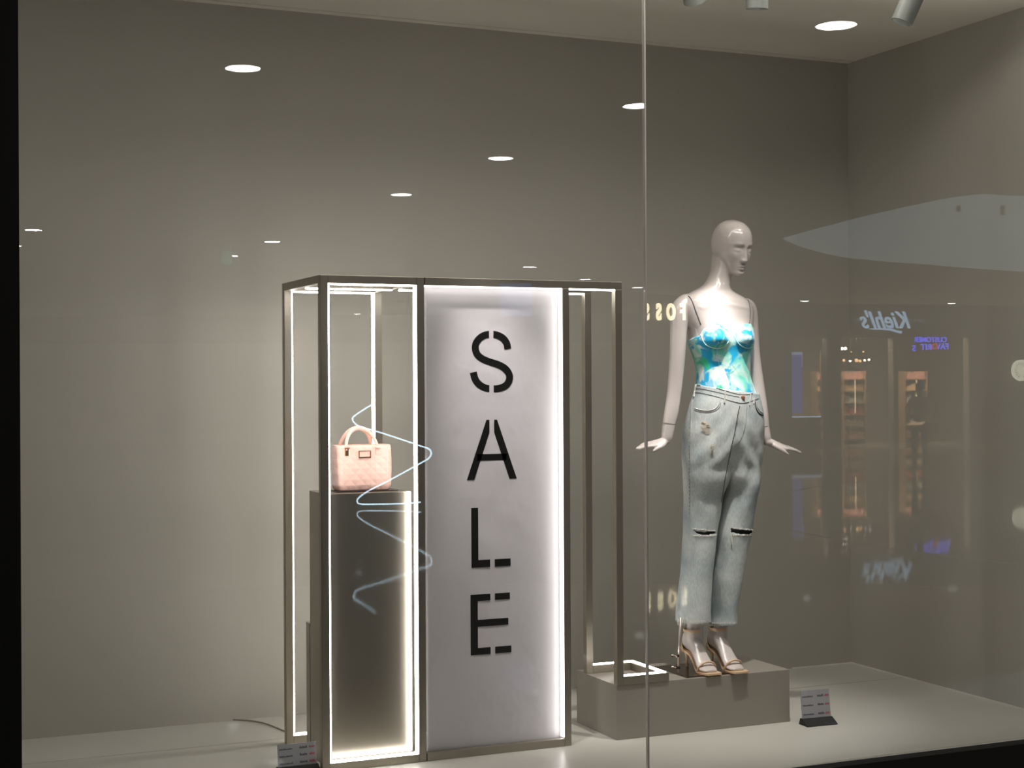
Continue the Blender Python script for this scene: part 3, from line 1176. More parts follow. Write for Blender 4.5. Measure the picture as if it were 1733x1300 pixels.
mTrim = mat('mint_binding', (0.55, 0.82, 0.76), 0.5, var=0.03)
seam('cup_wire', bvhTop, [(1186, 562), (1188.5, 573), (1195, 583), (1206, 588), (1217, 589), (1226, 586), (1232, 578)], 0.0021, mTrim, tp, 0.0025)
seam('cup_wire', bvhTop, [(1242, 568), (1247, 578), (1256, 586), (1265, 589), (1272, 587)], 0.0021, mTrim, tp, 0.0025)
seam('seam', bvhTop, [(1213, 590), (1216, 610), (1219, 635), (1221, 655)], 0.0008, mTrim, tp, 0.002)
seam('seam', bvhTop, [(1265, 592), (1265.5, 615), (1266, 640)], 0.0008, mTrim, tp, 0.002)
seam('seam', bvhTop, [(1181, 598), (1183, 620), (1184, 645)], 0.0008, mTrim, tp, 0.002)
# thin straps over the shoulders, laid on the body
bvb = nb()
loft(bvb, [[torso_pt(2 * math.pi * k / NT, z) for k in range(NT)] for z in [torso[0][0] - 0.004 * i for i in range(110)]])
bvhBody = BVHTree.FromBMesh(bvb)
bvb.free()
for px, back in (([(1162, 500.5), (1167, 503), (1172, 511), (1177, 525), (1182, 538), (1186, 549)], None), ([(1265.5, 508), (1268, 515), (1269.5, 526), (1269, 540), (1267, 551)], None)):
    pts = on_surf(bvhBody, dense(px, 4), 0.0025)
    # continue down the back of the shoulder
    p0 = pts[0]
    bk = [p0 + Vector((-B_.x, -B_.y, 0)) * 0.02 + Vector((0, 0, -0.002)), p0 - B_ * 0.06 + Vector((0, 0, -0.02)), p0 - B_ * 0.11 + Vector((0, 0, -0.07))]
    b = nb()
    tube(b, list(reversed(bk)) + pts, 0.0023, 6)
    part('strap', b, mStrap, tp, 'thin dark grey shoulder strap', smooth=True)

# ---- jeans: hip loft that splits into two legs
hip = make_tab([
    (647, 1176.5, 1280, 0.100, 0.0), (655, 1175, 1282, 0.103, 0.0), (666, 1172.5, 1284, 0.106, 0.0), (680, 1167.5, 1288, 0.112, 0.0), (700, 1162, 1292, 0.118, -0.003),
    (728, 1156.5, 1293, 0.122, -0.005), (750, 1155, 1292, 0.122, -0.008), (775, 1154.5, 1290.5, 0.118, -0.012), (792, 1155, 1289, 0.112, -0.015)])


def hip_top(thd):
    # waist is higher at the body's right, lower at the front and left
    a = rad(thd)
    v = 657 + 7.5 * math.sin(a) + 4 * math.cos(a)
    return CAM.z - (v - 649) * W0 / F_PX


def fold(p, amp):
    return amp * (noise.noise(Vector((p.x * 9, p.y * 9, p.z * 5))) + 0.5 * noise.noise(Vector((p.x * 22, p.y * 22, p.z * 9))))


jn = nb()
NJ = 96                                  # multiple of 4
zc_ = hip[-1][0]
rows = []
nhip = 46
for k in range(nhip + 1):
    ring = []
    for j in range(NJ):
        thd = 360 * j / NJ
        z1 = hip_top(thd if thd <= 180 else thd - 360)
        z = z1 + (zc_ - z1) * k / nhip
        lat, fr, ca, cb = pos(hip, rad(thd), z, 0, ex=2.3)
        q = place(lat, fr, ca, cb, z)
        amp = 0.004 + 0.007 * k / nhip
        fo = fold(q, amp)
        # diagonal whiskers running to the crotch
        fo += 0.003 * (k / nhip) * math.sin((z * 60) + abs(lat) * 70) * max(0, math.cos(rad(thd)))
        lat, fr, ca, cb = pos(hip, rad(thd), z, fo, ex=2.3)
        # centre dip between the legs near the crotch
        dip = 0.035 * (k / nhip) ** 3 * gs(lat, 0.03)
        fr -= math.copysign(dip, fr)
        ring.append(place(lat, fr, ca, cb, z))
    rows.append(ring)
vr = loft(jn, rows, cap=False)
last = vr[-1]
# crotch bridge between front centre (index 0) and back centre (index NJ/2)
KB = 9
fc, bc = last[0], last[NJ // 2]
bridge = []
for k in range(1, KB + 1):
    t = k / (KB + 1)
    p = fc.co.lerp(bc.co, t)
    p.z -= 0.028 * math.sin(math.pi * t)
    bridge.append(jn.verts.new(p))
# pixel rows of each leg of the trousers
jl = [(792, 1155, 1229, 0.105, 0.0), (815, 1155.5, 1226, 0.100, 0.0), (842, 1156, 1222.5, 0.094, 0.0), (870, 1156.5, 1218, 0.088, 0.0), (890, 1156.5, 1214, 0.085, 0.0), (905, 1156.5, 1212, 0.084, 0.0), (938, 1155, 1208, 0.086, 0.0), (978, 1150.5, 1204, 0.088, 0.0), (1007, 1147.5, 1202.5, 0.090, 0.0), (1030, 1145.5, 1202.5, 0.091, 0.0), (1051, 1144, 1203, 0.092, 0.0)]
jr = [(792, 1229, 1288.5, 0.105, -0.04), (815, 1224, 1285, 0.100, -0.045), (842, 1219, 1280.5, 0.094, -0.05), (870, 1214, 1277, 0.088, -0.05), (890, 1211, 1275, 0.085, -0.05), (905, 1209, 1272, 0.083, -0.05), (938, 1205, 1264.5, 0.083, -0.055), (978, 1201.5, 1256.5, 0.084, -0.055), (1007, 1199.5, 1252, 0.085, -0.055), (1030, 1199, 1248.5, 0.086, -0.055), (1055, 1199, 1247, 0.087, -0.055)]
half = NJ // 2
for side, rowsP in (('L', jl), ('R', jr)):
    tb = make_tab(rowsP)
    if side == 'R':
        # body's left: hip verts 0..half, then bridge back to front
        idx = [last[i] for i in range(0, half + 1)] + list(reversed(bridge))
    else:
        idx = [last[i % NJ] for i in range(half, NJ + 1)] + bridge
    n = len(idx)
    ca, cb, Wd, D = interp(tb, tb[0][0])
    ang = []
    for v_ in idx:
        q = v_.co - O
        a_, b_ = q.dot(A_) - ca, q.dot(B_) - cb
        lat = a_ * math.cos(YAW) - b_ * math.sin(YAW)
        fr = a_ * math.sin(YAW) + b_ * math.cos(YAW)
        ang.append(math.atan2(lat / Wd, fr / D))
    prev = idx
    nl = 84
    z0, z1 = tb[0][0] - 0.012, tb[-1][0]
    for k in range(1, nl + 1):
        z = z0 + (z1 - z0) * k / nl
        ca, cb, Wd, D = interp(tb, z)
        cur = []
        bl = max(0.0, 1 - k / 16.0)
        bl = bl * bl * (3 - 2 * bl)
        for i, a in enumerate(ang):
            q = place(Wd * math.sin(a), D * math.cos(a), ca, cb, z)
            fo = fold(q, 0.0065)
            q = place((Wd + fo) * math.sin(a), (D + fo) * math.cos(a), ca, cb, z)
            if k == nl:
                q.z += random.uniform(-0.004, 0.003)
            if bl > 0:
                src = idx[i].co.copy()
                src.z = min(src.z, q.z) if i > half else q.z
                tgt = q.copy()
                mixd = tgt.lerp(Vector((src.x, src.y, q.z)), bl)
                if i > half:
                    mixd.z = min(mixd.z, idx[i].co.z - 0.0015 * k)
                q = mixd
            cur.append(jn.verts.new(q))
        for i in range(n):
            j = (i + 1) % n
            jn.faces.new((prev[i], prev[j], cur[j], cur[i]))
        prev = cur
bmesh.ops.recalc_face_normals(jn, faces=jn.faces[:])
bvhJ = BVHTree.FromBMesh(jn)


def in_poly(u, v, poly):
    ins = False
    n = len(poly)
    for i in range(n):
        (x1, y1), (x2, y2) = poly[i], poly[(i + 1) % n]
        if (y1 > v) != (y2 > v) and u < (x2 - x1) * (v - y1) / (y2 - y1) + x1:
            ins = not ins
    return ins


def to_px(p):
    q = p - CAM
    ww = q.dot(FW)
    return W_PX / 2 + F_PX * q.dot(RT) / ww, H_PX / 2 - F_PX * q.dot(UP) / ww


rips = [[(1171, 894), (1178, 899), (1190, 901), (1202, 900), (1211, 898), (1211, 903), (1201, 905), (1189, 906.5), (1179, 903)],
        [(1236, 893), (1245, 895), (1256, 897), (1268, 898), (1274, 897.5), (1274, 902), (1267, 905), (1256, 905), (1243, 902), (1238, 901)]]
bmesh.ops.subdivide_edges(jn, edges=[e for e in jn.edges if any(abs(to_px(v.co)[1] - 899) < 12 for v in e.verts)], cuts=1, use_grid_fill=True)
jn.faces.ensure_lookup_table()
bmesh.ops.recalc_face_normals(jn, faces=jn.faces[:])
dead = []
for fc_ in jn.faces:
    cc = fc_.calc_center_median()
    u, v = to_px(cc)
    if (cc - O).dot(B_) > -0.03 and any(in_poly(u, v, r_) for r_ in rips) and fc_.normal.dot(cc - CAM) < 0:
        dead.append(fc_)
bmesh.ops.delete(jn, geom=dead, context='FACES')
jo = part('jeans', jn, mDenim, mq, 'pale grey-blue straight jeans with ripped knees and frayed hems', smooth=True)
md = jo.modifiers.new('thick', 'SOLIDIFY')
md.thickness = 0.0018
md.offset = -1

# seams, pockets, fly, button, belt loops
seam('waist_seam', bvhJ, [(1176, 663), (1195, 667), (1215, 672), (1235, 678), (1252, 682), (1264, 681), (1276, 677), (1284, 674)], 0.0013, mSeam, jo, 0.001)
seam('waist_seam', bvhJ, [(1178, 656.5), (1195, 659.5), (1215, 664), (1235, 669), (1251, 672)], 0.0010, mSeam, jo, 0.001)
seam('waistband_edge', bvhJ, [(1180, 651), (1195, 653), (1212, 656.5), (1228, 661), (1250, 667), (1266, 667), (1279, 664)], 0.0013, mSeamL, jo, 0.001)
seam('pocket_edge', bvhJ, [(1176, 691), (1186, 694), (1198, 695), (1208, 693), (1215, 687), (1218, 679), (1219, 674)], 0.0022, mSeamL, jo, 0.001)
seam('pocket_edge', bvhJ, [(1176, 694), (1186, 697), (1198, 698), (1209, 696), (1217, 690), (1220, 681)], 0.0010, mSeam, jo, 0.001)
seam('pocket_edge', bvhJ, [(1278, 680), (1279, 690), (1284, 699), (1291, 703)], 0.0026, mDark, jo, 0.001)
seam('pocket_edge', bvhJ, [(1280, 680), (1281, 688), (1286, 696), (1291, 699)], 0.0015, mSeamL, jo, 0.001)
seam('fly_seam', bvhJ, [(1252, 687), (1249, 700), (1246, 718), (1242, 738), (1238, 755), (1234, 775)], 0.0019, mDark, jo, 0.0008)
seam('fly_seam', bvhJ, [(1253.5, 687), (1250.5, 702), (1247.5, 718), (1243.5, 738)], 0.0010, mSeamL, jo, 0.0015)
seam('fly_seam', bvhJ, [(1264, 688), (1263, 705), (1261, 722), (1256, 738), (1249, 750)], 0.0010, mSeam, jo, 0.001)
seam('crotch_seam', bvhJ, [(1234, 775), (1231, 790), (1227, 810), (1223.5, 832), (1220, 850)], 0.0014, mDark, jo, 0.0008)
seam('side_seam', bvhJ, [(1173.5, 668), (1171, 690), (1170, 720), (1169, 760), (1168, 800), (1168, 850), (1168, 885)], 0.0010, mSeamL, jo, 0.0012)
b = nb()
for k in range(26):                     # stitched dashes along the side seam
    v = 710 + k * 6.3
    pts = on_surf(bvhJ, [(1167, v), (1167, v + 2.8)], 0.001)
    if len(pts) == 2:
        tube(b, pts, 0.0012, 5)
part('side_stitching', b, mSeam, jo)
for (u0, v0, u1, v1) in ((1227.5, 661, 1226, 682), (1178, 651, 1175, 672), (1277, 664, 1275, 683), (1270, 667, 1268.5, 686)):
    pts = on_surf(bvhJ, [(u0, v0), ((u0 + u1) / 2, (v0 + v1) / 2), (u1, v1)], 0.002)
    if len(pts) >= 2:
        b = nb()
        tube(b, pts, 0.0036 if u0 < 1270 else 0.0026, 6)
        part('belt_loop', b, mSeamL, jo)
pts = on_surf(bvhJ, [(1257, 673)], 0.001)
if pts:
    p = pts[0]
    dcam = (CAM - p).normalized()
    b = nb()
    tube(b, [p - dcam * 0.002, p + dcam * 0.003, p + dcam * 0.0045], [0.009, 0.009, 0.005], 16)
    part('button', b, mCopper, jo, 'copper waist button')
# frayed thigh patch, small scuff, frayed threads at the knees and hems


def threads(name, bvh, u0, u1, v, cnt, ln, r, m, slope=0, amp=1.0):
    b = nb()
    for k in range(cnt):
        u = u0 + (u1 - u0) * (k + 0.5) / cnt + random.uniform(-0.4, 0.4)
        vv = v + slope * (u - u0) + random.uniform(-0.6, 0.6)
        base = on_surf(bvh, [(u, vv)], 0.0005)
        if not base:
            continue
        p = base[0]
        q = p + Vector((random.uniform(-1, 1) * 0.004, random.uniform(-1, 1) * 0.003, -ln * random.uniform(0.4, 1.0) * amp)) + (CAM - p).normalized() * 0.003
        tube(b, [p, (p + q) / 2 + Vector((0, 0, 0.0005)), q], r, 4)
    return part(name, b, m, jo, kind='stuff')


threads('knee_fray', bvhJ, 1171, 1211, 894, 46, 0.006, 0.0009, mFray, 0.09)
threads('knee_fray', bvhJ, 1172, 1212, 906, 46, 0.006, 0.0011, mFray, 0.0)
threads('knee_fray', bvhJ, 1237, 1274, 892.5, 46, 0.006, 0.0009, mFray, 0.10)
threads('knee_fray', bvhJ, 1238, 1272, 905, 40, 0.006, 0.0010, mFray, 0.0)
threads('hanging_threads', bvhJ, 1236.5, 1240, 902, 8, 0.045, 0.0009, mFray, 2.0)
threads('hem_fray', bvhJ, 1146, 1160, 1047, 26, 0.030, 0.0006, mFray, 0.1)
threads('hem_fray', bvhJ, 1160, 1202, 1050, 50, 0.010, 0.0006, mFray, 0.0)
threads('hem_fray', bvhJ, 1204, 1246, 1053, 40, 0.008, 0.0006, mFray, 0.0)
mPatch = mat('frayed_patch', (0.52, 0.47, 0.39), 0.95, var=0.25, scale=120)
for poly, nm in (([(1188, 713), (1193, 712.5), (1198, 716), (1201, 722), (1202, 729), (1200, 735), (1195, 735.5), (1191, 731), (1187, 725), (1185.5, 718)], 'frayed_patch'),
                 ([(1205, 752), (1208, 752), (1208.5, 758), (1207, 764), (1206, 770), (1203.5, 768), (1204, 760)], 'frayed_patch')):
    b = nb()
    rim = on_surf(bvhJ, dense(poly + [poly[0]], 3)[:-1], 0.0012)
    cu, cv = sum(p[0] for p in poly) / len(poly), sum(p[1] for p in poly) / len(poly)
    cen = on_surf(bvhJ, [(cu, cv)], 0.0028)
    if len(rim) > 4 and cen:
        vc = b.verts.new(cen[0])
        vr_ = [b.verts.new(p) for p in rim]
        for i in range(len(vr_)):
            b.faces.new((vc, vr_[i], vr_[(i + 1) % len(vr_)]))
        for k in range(16):
            u = random.uniform(cu - 7, cu + 7)
            v = random.uniform(cv - 10, cv + 10)
            if in_poly(u, v, poly):
                pp = on_surf(bvhJ, [(u - 2.5, v), (u + 2.5, v + random.uniform(-0.8, 0.8))], 0.003)
                if len(pp) == 2:
                    tube(b, pp, 0.0007, 4)
        part(nm, b, mPatch, jo, 'frayed worn patch on the thigh')

# ---- sandals
SZ = 0.74
for (c0, fd, sd) in feet:
    sh = nb()
    # sole: thin slab following the foot from the heel seat to a square toe
    prof = [(-0.070, 0.118, 0.020), (-0.062, 0.106, 0.026), (-0.045, 0.098, 0.029), (-0.020, 0.092, 0.028), (0.004, 0.080, 0.026), (0.026, 0.060, 0.026), (0.048, 0.037, 0.030), (0.070, 0.014, 0.036),
            (0.090, 0.0045, 0.041), (0.115, 0.003, 0.043), (0.140, 0.003, 0.041), (0.160, 0.003, 0.036), (0.166, 0.003, 0.033)]
    rr = []
    for f_, z_, hw in prof:
        rr.append([c0 + fd * f_ + sd * sx * hw + Vector((0, 0, z_ * SZ + dz)) for sx, dz in ((-1, -0.003), (1, -0.003), (1, 0.004), (-1, 0.004))])
    loft(sh, rr)
    so = part('sandal', sh, mTan, mq, 'tan leather high-heeled sandal with ankle strap and square toe')
    b = nb()                            # heel cup rising to the ankle strap
    cup = []
    for k in range(-8, 9):
        a = rad(k * 13.5)
        rr_ = []
        for t in (0, 0.5, 1):
            zz_ = 0.100 + (0.175 - 0.100) * t * (1 - (abs(k) / 8) ** 1.5 * 0.85) - 0.014 * abs(k) / 8
            rr_.append(c0 + fd * (-0.038 - (0.036 - 0.010 * t) * math.cos(a)) + sd * (0.032 - 0.001 * t) * math.sin(a) + Vector((0, 0, zz_ * SZ)))
        cup.append(rr_)
    for r0, r1 in zip(cup, cup[1:]):
        va = [b.verts.new(p) for p in r0]
        vb = [b.verts.new(p) for p in r1]
        for i in range(2):
            b.faces.new((va[i], va[i + 1], vb[i + 1], vb[i]))
    bmesh.ops.remove_doubles(b, verts=b.verts, dist=0.0001)
    hc = part('heel_cup', b, mTan, so, smooth=True)
    md = hc.modifiers.new('t', 'SOLIDIFY')
    md.thickness = 0.003
    b = nb()
    tube(b, [c0 + fd * -0.056 + Vector((0, 0, 0.074)), c0 + fd * -0.055 + Vector((0, 0, 0.052)), c0 + fd * -0.053 + Vector((0, 0, 0.03)), c0 + fd * -0.052 + Vector((0, 0, 0.0005))], [0.0165, 0.0085, 0.0055, 0.0068], 12)
    part('heel', b, mTan, so, smooth=True)
    for (cf, cz, rx_, ry_, tl, wid, nm) in ((-0.008, 0.158, 0.0365, 0.0365, 0.0, 0.0055, 'ankle_strap'), ):
        b = nb()
        rgs = []
        for k in range(40):
            a = 2 * math.pi * k / 40
            dirv = fd * math.cos(a) * rx_ + sd * math.sin(a) * ry_
            cen = c0 + fd * cf + Vector((0, 0, cz))
            o1, o2 = dirv, dirv * 1.07
            rgs.append([cen + o1 + Vector((0, 0, -wid)), cen + o2 + Vector((0, 0, -wid)), cen + o2 + Vector((0, 0, wid)), cen + o1 + Vector((0, 0, wid))])
        vr2 = [[b.verts.new(p) for p in r] for r in rgs]
        for i in range(40):
            r0, r1 = vr2[i], vr2[(i + 1) % 40]
            for q in range(4):
                b.faces.new((r0[q], r0[(q + 1) % 4], r1[(q + 1) % 4], r1[q]))
        part(nm, b, mTan, so)
    b = nb()                            # link from heel cup to ankle strap
    tube(b, [c0 + fd * -0.066 + Vector((0, 0, 0.122)), c0 + fd * -0.050 + Vector((0, 0, 0.142)), c0 + fd * -0.042 + Vector((0, 0, 0.158))], 0.0035, 6)
    part('back_strap', b, mTan, so)
    b = nb()                            # toe strap arch
    pts = []
    for k in range(21):
        a = math.pi * k / 20
        pts.append(c0 + fd * (0.100 + 0.016 * math.sin(a)) + sd * 0.042 * math.cos(a) + Vector((0, 0, 0.005 + 0.041 * math.sin(a) ** 0.8)))
    tube(b, pts, 0.0042, 8)
    part('toe_strap', b, mTan, so, smooth=True)

# ---- stand: base plate, rod with clamp screws
part('base_plate', bx(3.135, 3.43, 5.437, 5.70, PZ, PZ + 0.005, bev=0.001), mSteelPlate, mq, 'polished steel base plate')
rb = at_z(1147.5, 1139, PZ + 0.005)
rt_ = wl(*pl_(1151.5, 1030, 0.02))
b = nb()
tube(b, [rb, rb + A_ * 0.012 + Vector((0, 0, 0.225))], 0.0052, 12)
rod = part('support_rod', b, mat('pale_steel_rod', (0.5, 0.43, 0.39), 0.3, metal=0.6, var=0), mq, 'thin pale metal support rod', smooth=True)
for hz in (0.022, 0.070):
    b = nb()
    p = Vector((rb.x, rb.y, rb.z + hz))
    tube(b, [p + A_ * 0.008, p - A_ * 0.018, p - A_ * 0.019, p - A_ * 0.028], [0.002, 0.002, 0.006, 0.006], 10)
    tube(b, [p - Vector((0, 0, 0.005)), p + Vector((0, 0, 0.005))], 0.0085, 12)
    part('clamp_screw', b, mSteelPlate, rod)

# ================================================================== the mall hall in front of the window (seen mirrored in the panes)
mMallFloor = mat('polished_mall_floor', (0.30, 0.27, 0.235), 0.035, var=0.04, scale=1.2)
mMallFloor.node_tree.nodes['Principled BSDF'].inputs['Specular IOR Level'].default_value = 0.2
mMallCeil = mat('mall_ceiling_paint', (0.30, 0.28, 0.25), 0.9, var=0.02)
mMallWall = mat('mall_wall_paint', (0.10, 0.09, 0.08), 0.8, var=0.05)
mFascia = mat('dark_shop_fascia', (0.02, 0.02, 0.02), 0.5, var=0.1)
mDown = emit('downlight_diffuser', (1.0, 0.98, 0.96), DOWN)
struct('floor_2', bx(-14, 42, -44, GY - 0.06, MF - 0.1, MF), mMallFloor).name = 'floor_mall'
struct('ceiling_mall', bx(-14, 42, -44, GY - 0.0, MC + 0.0, MC + 0.15), mMallCeil)
struct('wall_mall_left', bx(-14.2, -14, -44, GY, MF, MC), mMallWall)
struct('wall_mall_right', bx(42, 42.2, -44, GY, MF, MC), mMallWall)
struct('wall_mall_far', bx(-14, 42, -44.2, -44, MF, MC), mMallWall)
struct('wall_mall_shop', bx(6.0, 42, GY - 0.02, GY + 0.1, MF, MC), mMallWall)


def mirL(p):
    return Vector((p[0], 2 * GY - p[1], p[2]))


J = Vector((JX, GY, 0))
nR = Vector((-math.sin(DEL), math.cos(DEL), 0))


def mirR(p):
    p = Vector(p)
    return p - nR * (2 * (p - J).dot(nR))


def downlight(u, v, mir, label):
    p = mir(at_z(u, v, MC))
    th = thing('downlight', label, 'ceiling light', (p.x, p.y, MC), 0, 'round downlights in the mall ceiling')
    b = nb()
    n = 28
    tube(b, [(0, 0, -0.012), (0, 0, 0.0)], [0.118, 0.118], n)
    part('diffuser', b, mDown, th, local=True)
    b = nb()
    rg = []
    for k in range(n):
        a = 2 * math.pi * k / n
        rg.append([Vector((r_ * math.cos(a), r_ * math.sin(a), z_)) for r_, z_ in ((0.118, -0.014), (0.135, -0.008), (0.135, 0.0), (0.118, 0.0))])
    vr3 = [[b.verts.new(p_) for p_ in r] for r in rg]
    for i in range(n):
        r0, r1 = vr3[i], vr3[(i + 1) % n]
        for q in range(4):
            b.faces.new((r0[q], r0[(q + 1) % 4], r1[(q + 1) % 4], r1[q]))
    part('rim', b, mSpot, th, local=True)


for u, v, mir, lb in ((411, 113, mirL, 'large bright downlight reflected high above the left frame'), (1080, 177, mirL, 'downlight reflected against the glass joint'), (847, 266, mirL, 'downlight reflected above the SALE banner'),
                      (679, 328, mirL, 'downlight reflected above the joint of the two frames'), (57, 388, mirL, 'downlight reflected beside the black jamb'), (461, 408, mirL, 'small downlight reflected above the left rear post'),
                      (391, 432, mirL, 'small downlight reflected at the green exit sign'), (896, 451, mirL, 'small downlight reflected just above the banner top'), (990, 472, mirL, 'small downlight reflected on the top rail'),
                      (1079, 486, mirL, 'tiny downlight reflected beside the glass joint'), (24, 415, mirL, 'small downlight reflected at the very edge of the black jamb'), (605, 531, mirL, 'faint far downlight reflected inside the box frame'),
                      (1415, 40, mirR, 'largest downlight, reflected over the display ceiling at the upper right'), (1362, 509, mirR, 'small downlight reflected right of the mannequin shoulder'), (1610, 513, mirR, 'small downlight reflected above the blue light sign')):
    downlight(u, v, mir, lb)

# luminous lens shaped skylight in the mall ceiling
px = [(1325, 405), (1380, 390), (1437, 375), (1500, 360), (1560, 347), (1610, 337), (1660, 331), (1733, 335), (1800, 345), (1880, 372), (1900, 400), (1880, 440), (1800, 460), (1733, 460), (1640, 454), (1560, 447), (1500, 443), (1437, 437), (1390, 428), (1350, 416)]
pts = [mirR(at_z(u, v, MC - 0.02)) for u, v in px]
b = nb()
lo = [b.verts.new(p) for p in pts]
hi = [b.verts.new(p + Vector((0, 0, 0.019))) for p in pts]
b.faces.new(lo)
b.faces.new(list(reversed(hi)))
for i in range(len(lo)):
    j = (i + 1) % len(lo)
    b.faces.new((lo[j], lo[i], hi[i], hi[j]))
o = part('skylight', b, emit('skylight_diffuser', (0.72, 0.92, 1.0), 0.80))
tag(o, 'large pale blue lens-shaped skylight in the mall ceiling, reflected at the right', 'skylight')
for u, v, lb in ((1622, 358, 'thin pendant lamp hanging before the skylight, left one of two'), (1697, 364, 'thin pendant lamp hanging before the skylight, right one of two')):
    d0 = 19.0
    p = mirR(at_w(u, v, d0))
    b = nb()
    tube(b, [p, (p.x, p.y, MC - 0.03)], 0.03, 8)
    o = part('pendant_lamp', b, mSpot)
    tag(o, lb, 'pendant lamp', 'pendant lamps before the skylight')

# floor inlay bands
for px in ([(1290, 845), (1350, 830), (1437, 817), (1540, 808), (1650, 805), (1733, 815)], [(1310, 893), (1400, 910), (1437, 918), (1560, 936), (1650, 947), (1733, 957)]):
    pts = [mirR(at_z(u, v, MF)) for u, v in dense(px, 5)]
    b = nb()
    rg = []
    for i, p in enumerate(pts):
        tg = (pts[min(i + 1, len(pts) - 1)] - pts[max(i - 1, 0)]).normalized()
        sd_ = Vector((-tg.y, tg.x, 0)) * 0.05
        rg.append([p - sd_ + Vector((0, 0, 0.0)), p + sd_, p + sd_ + Vector((0, 0, 0.002)), p - sd_ + Vector((0, 0, 0.002))])
    loft(b, rg)
    struct('trim_floor', b, mFascia)


# ---- shop fronts, each an Empty at the right end of its facade (as one faces it mirrored)
class Facade:
    def __init__(s, u0, w0, u1, w1, mir):
        s.va, s.vb = at_w(u0, 640, w0), at_w(u1, 640, w1)
        s.va.z = s.vb.z = 0
        s.A, s.B = mir(s.va), mir(s.vb)
        s.e = (s.A - s.B).normalized()
        s.len = (s.A - s.B).length
        s.rz = math.atan2(s.e.y, s.e.x)

    def sz(s, u, v):
        """photo pixel -> distance along the facade from B, and height"""
        d = ray(u, v)
        e = (s.va - s.vb)
        # CAM + d*t = vb + e*k  in xy
        det = d.x * (-e.y) - d.y * (-e.x)
        rx, ry = s.vb.x - CAM.x, s.vb.y - CAM.y
        t = (rx * (-e.y) - ry * (-e.x)) / det
        k = (d.x * ry - d.y * rx) / det
        return k * s.len, CAM.z + d.z * t

    def box(s, u0, u1, v0, v1, y0, y1):
        s0, za = s.sz(u0, v0)
        s1, zb = s.sz(u1, v0)
        _, z1 = s.sz(u0, v1)
        _, z2 = s.sz(u1, v1)
        return bx(min(s0, s1), max(s0, s1), y0, y1, min((z1 + z2) / 2, (za + zb) / 2), max((z1 + z2) / 2, (za + zb) / 2))


def text(body, size, m, parent, loc, shear=0.0, name='lettering', bold=0.0, align='CENTER', sx=1.0):
    cu = bpy.data.curves.new(name, 'FONT')
    cu.resolution_u = 6
    cu.body = body
    cu.size = size
    cu.shear = shear
    cu.extrude = 0.015
    cu.offset = bold
    cu.align_x = align
    cu.align_y = 'CENTER'
    tmp = bpy.data.objects.new(name, cu)
    C.objects.link(tmp)
    bpy.context.view_layer.update()
    me = bpy.data.meshes.new_from_object(tmp.evaluated_get(bpy.context.evaluated_depsgraph_get()))
    bpy.data.objects.remove(tmp)
    me.materials.clear()
    me.materials.append(m)
    o = bpy.data.objects.new(name, me)
    C.objects.link(o)
    o.parent = parent
    o.rotation_euler = (rad(90), 0, 0)
    o.location = loc
    o.scale = (sx, 1, 1)
    if len(body) > 3:
        o['kind'] = 'stuff'
    return o


mShopWarm = mat('shop_back_wall', (0.16, 0.12, 0.10), 0.8, var=0.05)
mBulb = emit('bulb', (1.0, 0.9, 0.78), 45)
mBulb2 = emit('warm_bulb', (1.0, 0.6, 0.25), 12)
mBulbS = emit('shelf_bulb', (1.0, 0.75, 0.45), 6)
mWhiteSign = emit('white_sign', (1.0, 0.86, 0.55), 14.0)
mPaleSign = emit('pale_blue_sign', (0.50, 0.72, 1.0), 4.0)
mBlueLed = emit('blue_led', (0.08, 0.10, 1.0), 8.0)
mRedLed = emit('red_led', (1.0, 0.06, 0.03), 3.5)
mScreenB = emit('blue_screen', (0.10, 0.16, 0.75), 1.6)
mScreenW = emit('pale_screen', (0.45, 0.60, 1.0), 2.2)
mWood = mat('shelf_wood', (0.30, 0.20, 0.12), 0.6, var=0.1)

FBOT = MF
# watch shop at the left of the right pane
fa = Facade(1030, 36.0, 1284, 42.1, mirR)
w1_ = thing('shopfront', 'dark shopfront with glowing cream block letters, reflected at the mannequin shoulder', 'shop', fa.B, fa.rz)
s1 = fa.len
h0 = 2.62 - 0.0
part('fascia', bx(0, s1, 0, 0.3, 2.45, MC - 0.01), mFascia, w1_, local=True)
part('glazed_wall', bx(0, s1, 0.05, 0.25, MF, 2.45), mMallWall, w1_, local=True)
for ch, uc in (('F', 1153), ('O', 1132.5), ('S', 1112), ('S', 1091), ('I', 1076), ('L', 1062)):
    sa, za = fa.sz(uc, 528)
    text(ch, 0.54, mWhiteSign, w1_, (sa, -0.05, za - 0.02), bold=0.022, name='sign_letter', sx=0.92)

# cosmetics shop
fb = Facade(1290, 42.3, 1830, 44.8, mirR)
ks = thing('shopfront', 'dark shopfront with pale blue script letters over lit shelves, reflected on the right wall', 'shop', fb.B, fb.rz)
_, zf = fb.sz(1500, 571)
part('fascia', bx(0, fb.len, 0, 0.3, zf, MC - 0.01), mFascia, ks, local=True)


def seg(u0, u1, y0=0.0, y1=0.3):
    s0, _ = fb.sz(u0, 650)
    s1_, _ = fb.sz(u1, 650)
    return bx(min(s0, s1_), max(s0, s1_), y0, y1, MF, zf)


